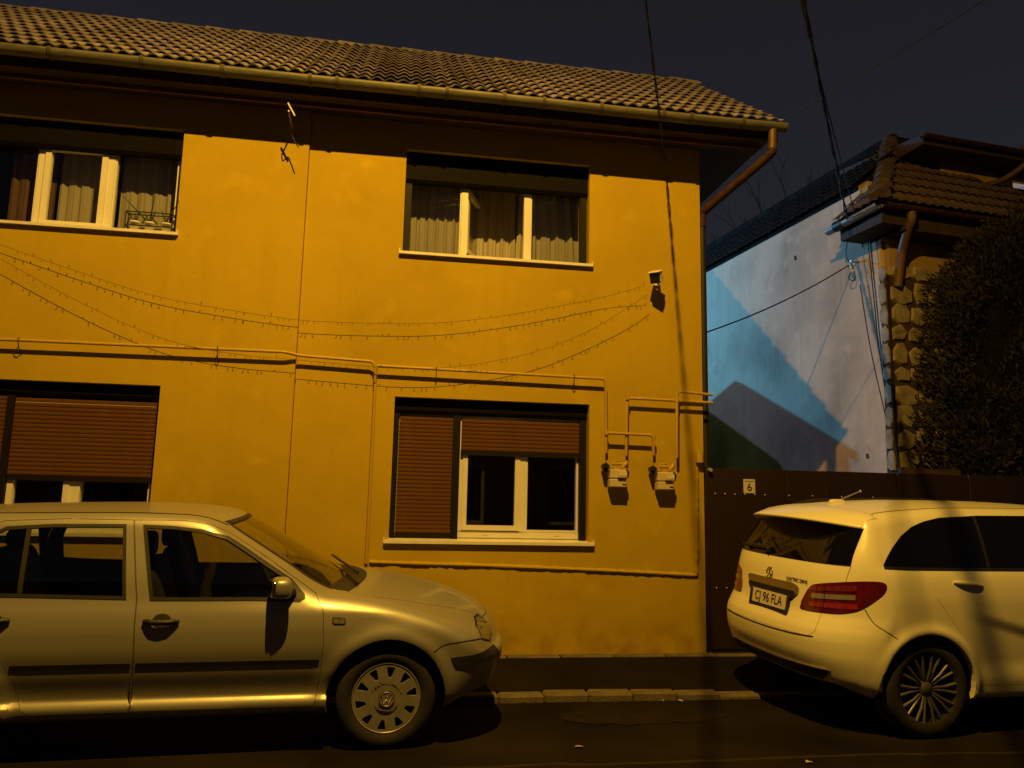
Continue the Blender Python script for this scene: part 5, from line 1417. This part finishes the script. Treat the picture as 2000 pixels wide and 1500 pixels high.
# spoiler
b = MB(); V = []; F = []; ny = 25
for j in range(ny):
    y = -.675+1.35*j/(ny-1); k = (abs(y)/.675)**2.6
    xt = -.625+.27*k; zt = 1.432-.050*k
    xr = -.22+.0*k
    zr = float(bis(lambda t: bcar(np.array([xr]), np.array([y]), t), np.array([.8]), np.array([1.8]))[0])
    xm = (xr+xt)/2; zm = (zr+zt)/2+.012
    xu = -.40+.10*k; zu = 1.400-.05*k
    V += [(xr+.03, y, zr+.001), (xr-.02, y, zr+.006), (xm, y, zm+.006), (xt+.02, y, zt+.004), (xt, y, zt-.008), (xt+.015, y, zt-.022), (xu, y, zu-.01), (xr-.05, y, zr-.05)]
for j in range(ny-1):
    for i in range(8): F.append((j*8+i, j*8+(i+1) % 8, (j+1)*8+(i+1) % 8, (j+1)*8+i))
b.add(V, F, True); b.add(V[:8], [tuple(range(8))]); b.add(V[-8:], [tuple(reversed(range(8)))])
b.obj('roof_spoiler', M_WHITEC, tg, True)
# plate recess, handle strip, plate
P0, N0 = rm(np.array([(0., .79), (0., .93)]))
rec = rounded([(.215, .842), (.30, .90), (.325, .925), (.30, .945), (-.30, .948), (-.37, .925), (-.375, .88), (-.32, .838)], .03)
sheet(rec, rm, .010, -.01, .03).obj('handle_strip', pm('champagne_strip', (.26, .20, .10), .35, metal=.5), tg, False)
lip = rounded([(.225, .835), (.29, .868), (.28, .892), (-.33, .890), (-.355, .868), (-.31, .828)], .015)
sheet(lip, rm, .013, .004, .03).obj('plate_lamp_recess', M_SEAM, tg, False)
pl = rounded([(.262, .725), (.262, .862), (-.262, .862), (-.262, .725)], .012)
def plate_map(off):
    # flat plate leaning with the tailgate
    t_ = Vector((0, -1, 0)); upv = Vector((.10, 0, 1)).normalized(); nv = t_.cross(upv)
    nv = Vector((-abs(nv.x), 0, .10)).normalized()
    def m(uv):
        P = np.stack((-.706+(uv[:, 1]-.79)*.16-off, uv[:, 0]-.055, uv[:, 1]), 1); return P, np.tile((-.988, 0., .155), (len(uv), 1))
    return m
bk = cpart(car, sheet(pl, plate_map(0), .0, -.012, .05), 'plate_holder', M_TRIM)
sheet(rounded([(.245, .752), (.245, .855), (-.245, .855), (-.245, .752)], .008), plate_map(.004), .0, -.003, .05).obj('number_plate', pm('plate_white', (.66, .60, .50), .4, var=.06, scale=20), bk, False)
sheet([(.243, .754), (.243, .853), (.212, .853), (.212, .754)], plate_map(.0055), .0, -.001, .05).obj('country_band', M_BLUEINK, bk, False)
RT = Matrix(((0, .158, -.9874, 0), (-1, 0, 0, 0), (0, .9874, .158, 0), (0, 0, 0, 1)))
me = text_mesh('CJ 96 FLA', .098, .0006); o = link('plate_lettering', me, M_INK, bk); o.matrix_basis = Matrix.Translation((-.7125+(.803-.79)*.16, -.055-.012, .8035)) @ RT @ Matrix.Diagonal((.93, 1, 1, 1))
me = text_mesh('ELECTRIC DRIVE', .036, .0012); o = link('model_lettering', me, M_TRIM, tg)
p_, n_ = rm(np.array([(-.20, .969), (-.47, .965)]))
d_ = Vector(p_[1]-p_[0]).normalized(); nn_ = Vector((n_[0]+n_[1])/2).normalized(); u_ = nn_.cross(d_).normalized(); nn_ = d_.cross(u_).normalized(); c_ = Vector((p_[0]+p_[1])/2)+nn_*.007
o.matrix_basis = Matrix(((d_.x, u_.x, nn_.x, c_.x), (d_.y, u_.y, nn_.y, c_.y), (d_.z, u_.z, nn_.z, c_.z), (0, 0, 0, 1))) @ Matrix.Diagonal((.86, 1, 1, 1))
# round three-pointed badge
pc, nc = rm(np.array([(0., .985)])); nc = Vector(nc[0]); cc = Vector(pc[0])+nc*.008; e1 = Vector((0, -1, 0)); e2 = nc.cross(e1).normalized()
b = MB(); b.tube([cc+e1*.040*math.cos(2*math.pi*k/32)+e2*.040*math.sin(2*math.pi*k/32) for k in range(33)], .0042, 6, cap=False)
for k in range(3):
    a = math.radians(90+120*k); b.tube([cc, cc+e1*.038*math.cos(a)+e2*.038*math.sin(a)], [.006, .0015], 5)
b.obj('badge', pm('dull_chrome', (.32, .28, .2), .3, metal=.9), tg, False)
# wiper
pw, nw = rm(np.array([(.05, 1.140), (.10, 1.160), (.30, 1.155), (.55, 1.15)]))
b = MB(); b.tube([Vector(p)+Vector(n)*.026 for p, n in zip(pw, nw)], [.018, .020, .014, .008], 8); b.obj('rear_wiper', M_TRIM, tg, False)
# rear lamps wrap round the corner
for s in (-1, 1):
    pmap = polar_map(bcar, -.20, s*.42, s)
    TH = lambda x, y: math.atan2(s*(y-s*.42), -(x+.20))
    LO = [(-.638, -.419, .809), (-.634, -.421, .843), (-.606, -.476, .943), (-.571, -.561, .977), (-.439, -.748, 1.016), (-.337, -.831, 1.023), (-.302, -.852, 1.011), (-.299, -.857, .989), (-.331, -.848, .938), (-.433, -.782, .841), (-.500, -.719, .804), (-.558, -.642, .789), (-.638, -.436, .781)]
    lo_ = [(TH(x, abs(y)*s), z) for x, y, z in LO]
    lo_ = smooth_line(lo_+[lo_[0]], 3)[:-1]
    rl = cpart(car, sheet(lo_, pmap, .007, -.01, .018), 'rear_lamp', M_REDL)
    def bandp(t0, t1, z0, z1, z2, z3): return [(t0, z0), ((t0+t1)/2, (z0+z3)/2), (t1, z3), (t1, z2), ((t0+t1)/2, (z1+z2)/2), (t0, z1)]
    tA, tB = TH(-.60, s*.50), TH(-.45, s*.745)
    sheet(bandp(tA, tB, .868, .900, .925, .892), pmap, .012, .002, .016).obj('reversing_lens', M_CLRL, rl, False)
    sheet(bandp(tA-.05, tB+.02, .918, .945, .985, .950), pmap, .0115, .002, .016).obj('upper_lens', pm('mid_red_lens', (.17, .015, .015), .14, coat=1.0, var=.5, scale=60), rl, False)
    sheet(bandp(tA-.02, tB+.02, .812, .842, .868, .832), pmap, .0115, .002, .016).obj('brake_lens', M_REDB, rl, False)
    sheet(thick_line([(TH(-.585, s*.60), .80), (TH(-.575, s*.60), .90), (TH(-.56, s*.59), .965)], .012), pmap, .0135, .002, .016).obj('lens_divider', M_SEAM, rl, False)
    sm = side_map(bcar, s)
    # doors, glass, handle
    d = cpart(car, sheet(BD, sm, .0, -.03, .024), 'door', M_WHITEC); d2 = cpart(car, sheet(BD2, sm, .0, -.03, .06), 'door', M_WHITEC)
    SW = [(-.287, 1.130), (-.240, 1.185), (-.183, 1.243), (-.08, 1.325), (.032, 1.387), (.15, 1.425), (.293, 1.452), (.638, 1.472), (1.09, 1.478), (1.45, 1.462), (1.75, 1.40), (2.05, 1.25), (2.28, 1.12), (2.0, 1.112), (.872, 1.110), (.293, 1.112), (-.169, 1.113), (-.268, 1.114)]
    sg_ = cpart(car, sheet(SW, sm, .003, -.01, .045), 'side_glass', M_DARKGL)
    sheet(thick_line([(-.285, 1.116), (-.10, 1.109), (.3, 1.107), (.9, 1.105), (1.6, 1.106), (2.25, 1.11)], .014), sm, .006, -.002, .05).obj('belt_trim', M_TRIM, sg_, False)
    for xx in (.56, 1.2): sheet([(xx-.012, 1.12), (xx+.012, 1.12), (xx+.05, 1.465), (xx+.026, 1.465)], sm, .0045, 0, .05).obj('pillar_trim', M_TRIM, sg_, False)
    hx, hz = .345, 1.003
    ps, ns = sm(np.array([(hx+t, hz+.008-.10*t) for t in np.linspace(-.115, .115, 9)]))
    b = MB(); b.tube([Vector(p)+Vector(n)*q for p, n, q in zip(ps, ns, (.0, .006, .010, .013, .014, .013, .010, .006, .0))], [.010, .015, .017, .017, .017, .017, .017, .015, .010], 8); b.obj('door_handle', M_WHITEC, d, False)
    sheet([(hx+.085*math.cos(t), hz-.006+.024*math.sin(t)) for t in np.linspace(0, 2*math.pi, 20, endpoint=False)], sm, .0015, -.003, .02).obj('handle_recess', M_WHITEC, d, False)
    # panel seams
    ln = smooth_line([(-.433, .838), (-.396, .753), (-.34, .71), (-.297, .685), (-.25, .655)], 4); sheet(thick_line(ln, .005), sm, .0012, -.002, .02).obj('bumper_seam', M_SEAM, car, False)
    ln = smooth_line([(-.195, -.60*-s*-1 if False else s*.600), (.075, s*.585), (.625, s*.565), (1.3, s*.545), (1.9, s*.54)], 5)
    sheet(thick_line(ln, .012), top_map(bcar), .001, -.003, .05).obj('roof_seam', M_SEAM, car, False)
    # mirror
    b = MB(); superell(b, (2.02, s*.99, 1.06), (.07, .11, .075), .6); b.tube([(2.0, s*.84, 1.05), (2.0, s*.95, 1.05)], .03, 8); cpart(car, b, 'door_mirror', M_WHITEC)
# bumper inlay, sill, liner
crease = [(.60, .618), (.42, .612), (.20, .607), (0, .606), (-.20, .607), (-.42, .612), (-.60, .622)]
sheet(thick_line(crease, .010), rm, .0012, -.004, .03).obj('bumper_shelf_seam', M_SEAM, car, False)
ins = [(.68, .410), (.60, .340), (-.60, .340), (-.68, .410), (-.30, .402), (0, .400), (.30, .402)]
sheet(ins, rm, .006, -.01, .05).obj('rear_valance', M_TRIM, car, False)
sheet(thick_line([(.66, .414), (.30, .408), (0, .406), (-.30, .408), (-.66, .414)], .008), rm, .010, -.002, .05).obj('valance_trim', M_CHROME, car, False)
for s in (-1, 1):
    for cx in (0., 2.699):
        b = MB(); V = [(cx+.372*math.cos(math.radians(180*k/24)), s*y, .315+.372*math.sin(math.radians(180*k/24))) for y in (.56, .885) for k in range(25)]
        b.add(V, [(k, k+1, 26+k, 25+k) for k in range(24)], True); b.box(cx-.375, cx+.375, min(s*.555, s*.562), max(s*.555, s*.562), .27, .68)
        cpart(car, b, 'wheel_arch_liner', M_WELL)
for s in (-1, 1):
    if s < 0: continue
    b = MB(); ys_ = s*.555
    V = []; 
    b.tube([(-.10, ys_, 1.492), (.10, ys_, 1.535), (.9, s*.575, 1.565), (1.5, s*.57, 1.555), (1.75, s*.56, 1.515)], .012, 8)
    cpart(car, b, 'roof_rail', M_TRIM)
b = MB(); superell(b, (-.05, .0, 1.535), (.07, .03, .022), .7); an = cpart(car, b, 'roof_antenna', M_WHITEC)
b = MB(); b.tube([(-.05, 0, 1.545), (.16, .0, 1.625)], [.007, .005], 6); superell(b, (.165, 0, 1.627), (.012, .010, .010), 1.0, None, 10, 6); b.obj('antenna_rod', M_STEEL, an, False)
def alloy(o, w):
    R0 = .236
    b = MB(); b.lathe([(R0-.02, w*.70), (R0-.012, w*.86), (R0, w*.88), (R0+.004, w*.80)], 60)
    b.obj('rim_edge', M_RIM, o, False)
    b = MB()
    for k in range(10):
        a = 2*math.pi*k/10
        for dd in (-.105, .105):
            q0 = Vector((.055*math.cos(a+dd*1.2), .055*math.sin(a+dd*1.2), w*.66)); q1 = Vector((.13*math.cos(a+dd*.95), .13*math.sin(a+dd*.95), w*.80)); q2 = Vector(((R0-.012)*math.cos(a+dd*1.35), (R0-.012)*math.sin(a+dd*1.35), w*.84))
            b.tube([q0, q1, q2], [.010, .0105, .0115], 6)
    b.obj('spokes', M_RIM, o, False)
    b = MB(); b.lathe([(0, w*.80), (.030, w*.80), (.036, w*.76), (.058, w*.66), (.062, w*.5)], 24); b.obj('hub_cap', M_RIM, o, False)
    b = MB(); b.lathe([(.07, w*.2), (.165, w*.2), (.165, w*.1)], 32); b.obj('brake_disc', pm('brake_iron', (.06, .055, .05), .5, metal=.6), o, False)
for s in (-1, 1):
    for cx in (0., 2.699): wheel(car, cx, .318, s*.775, s, .322, .21, alloy)
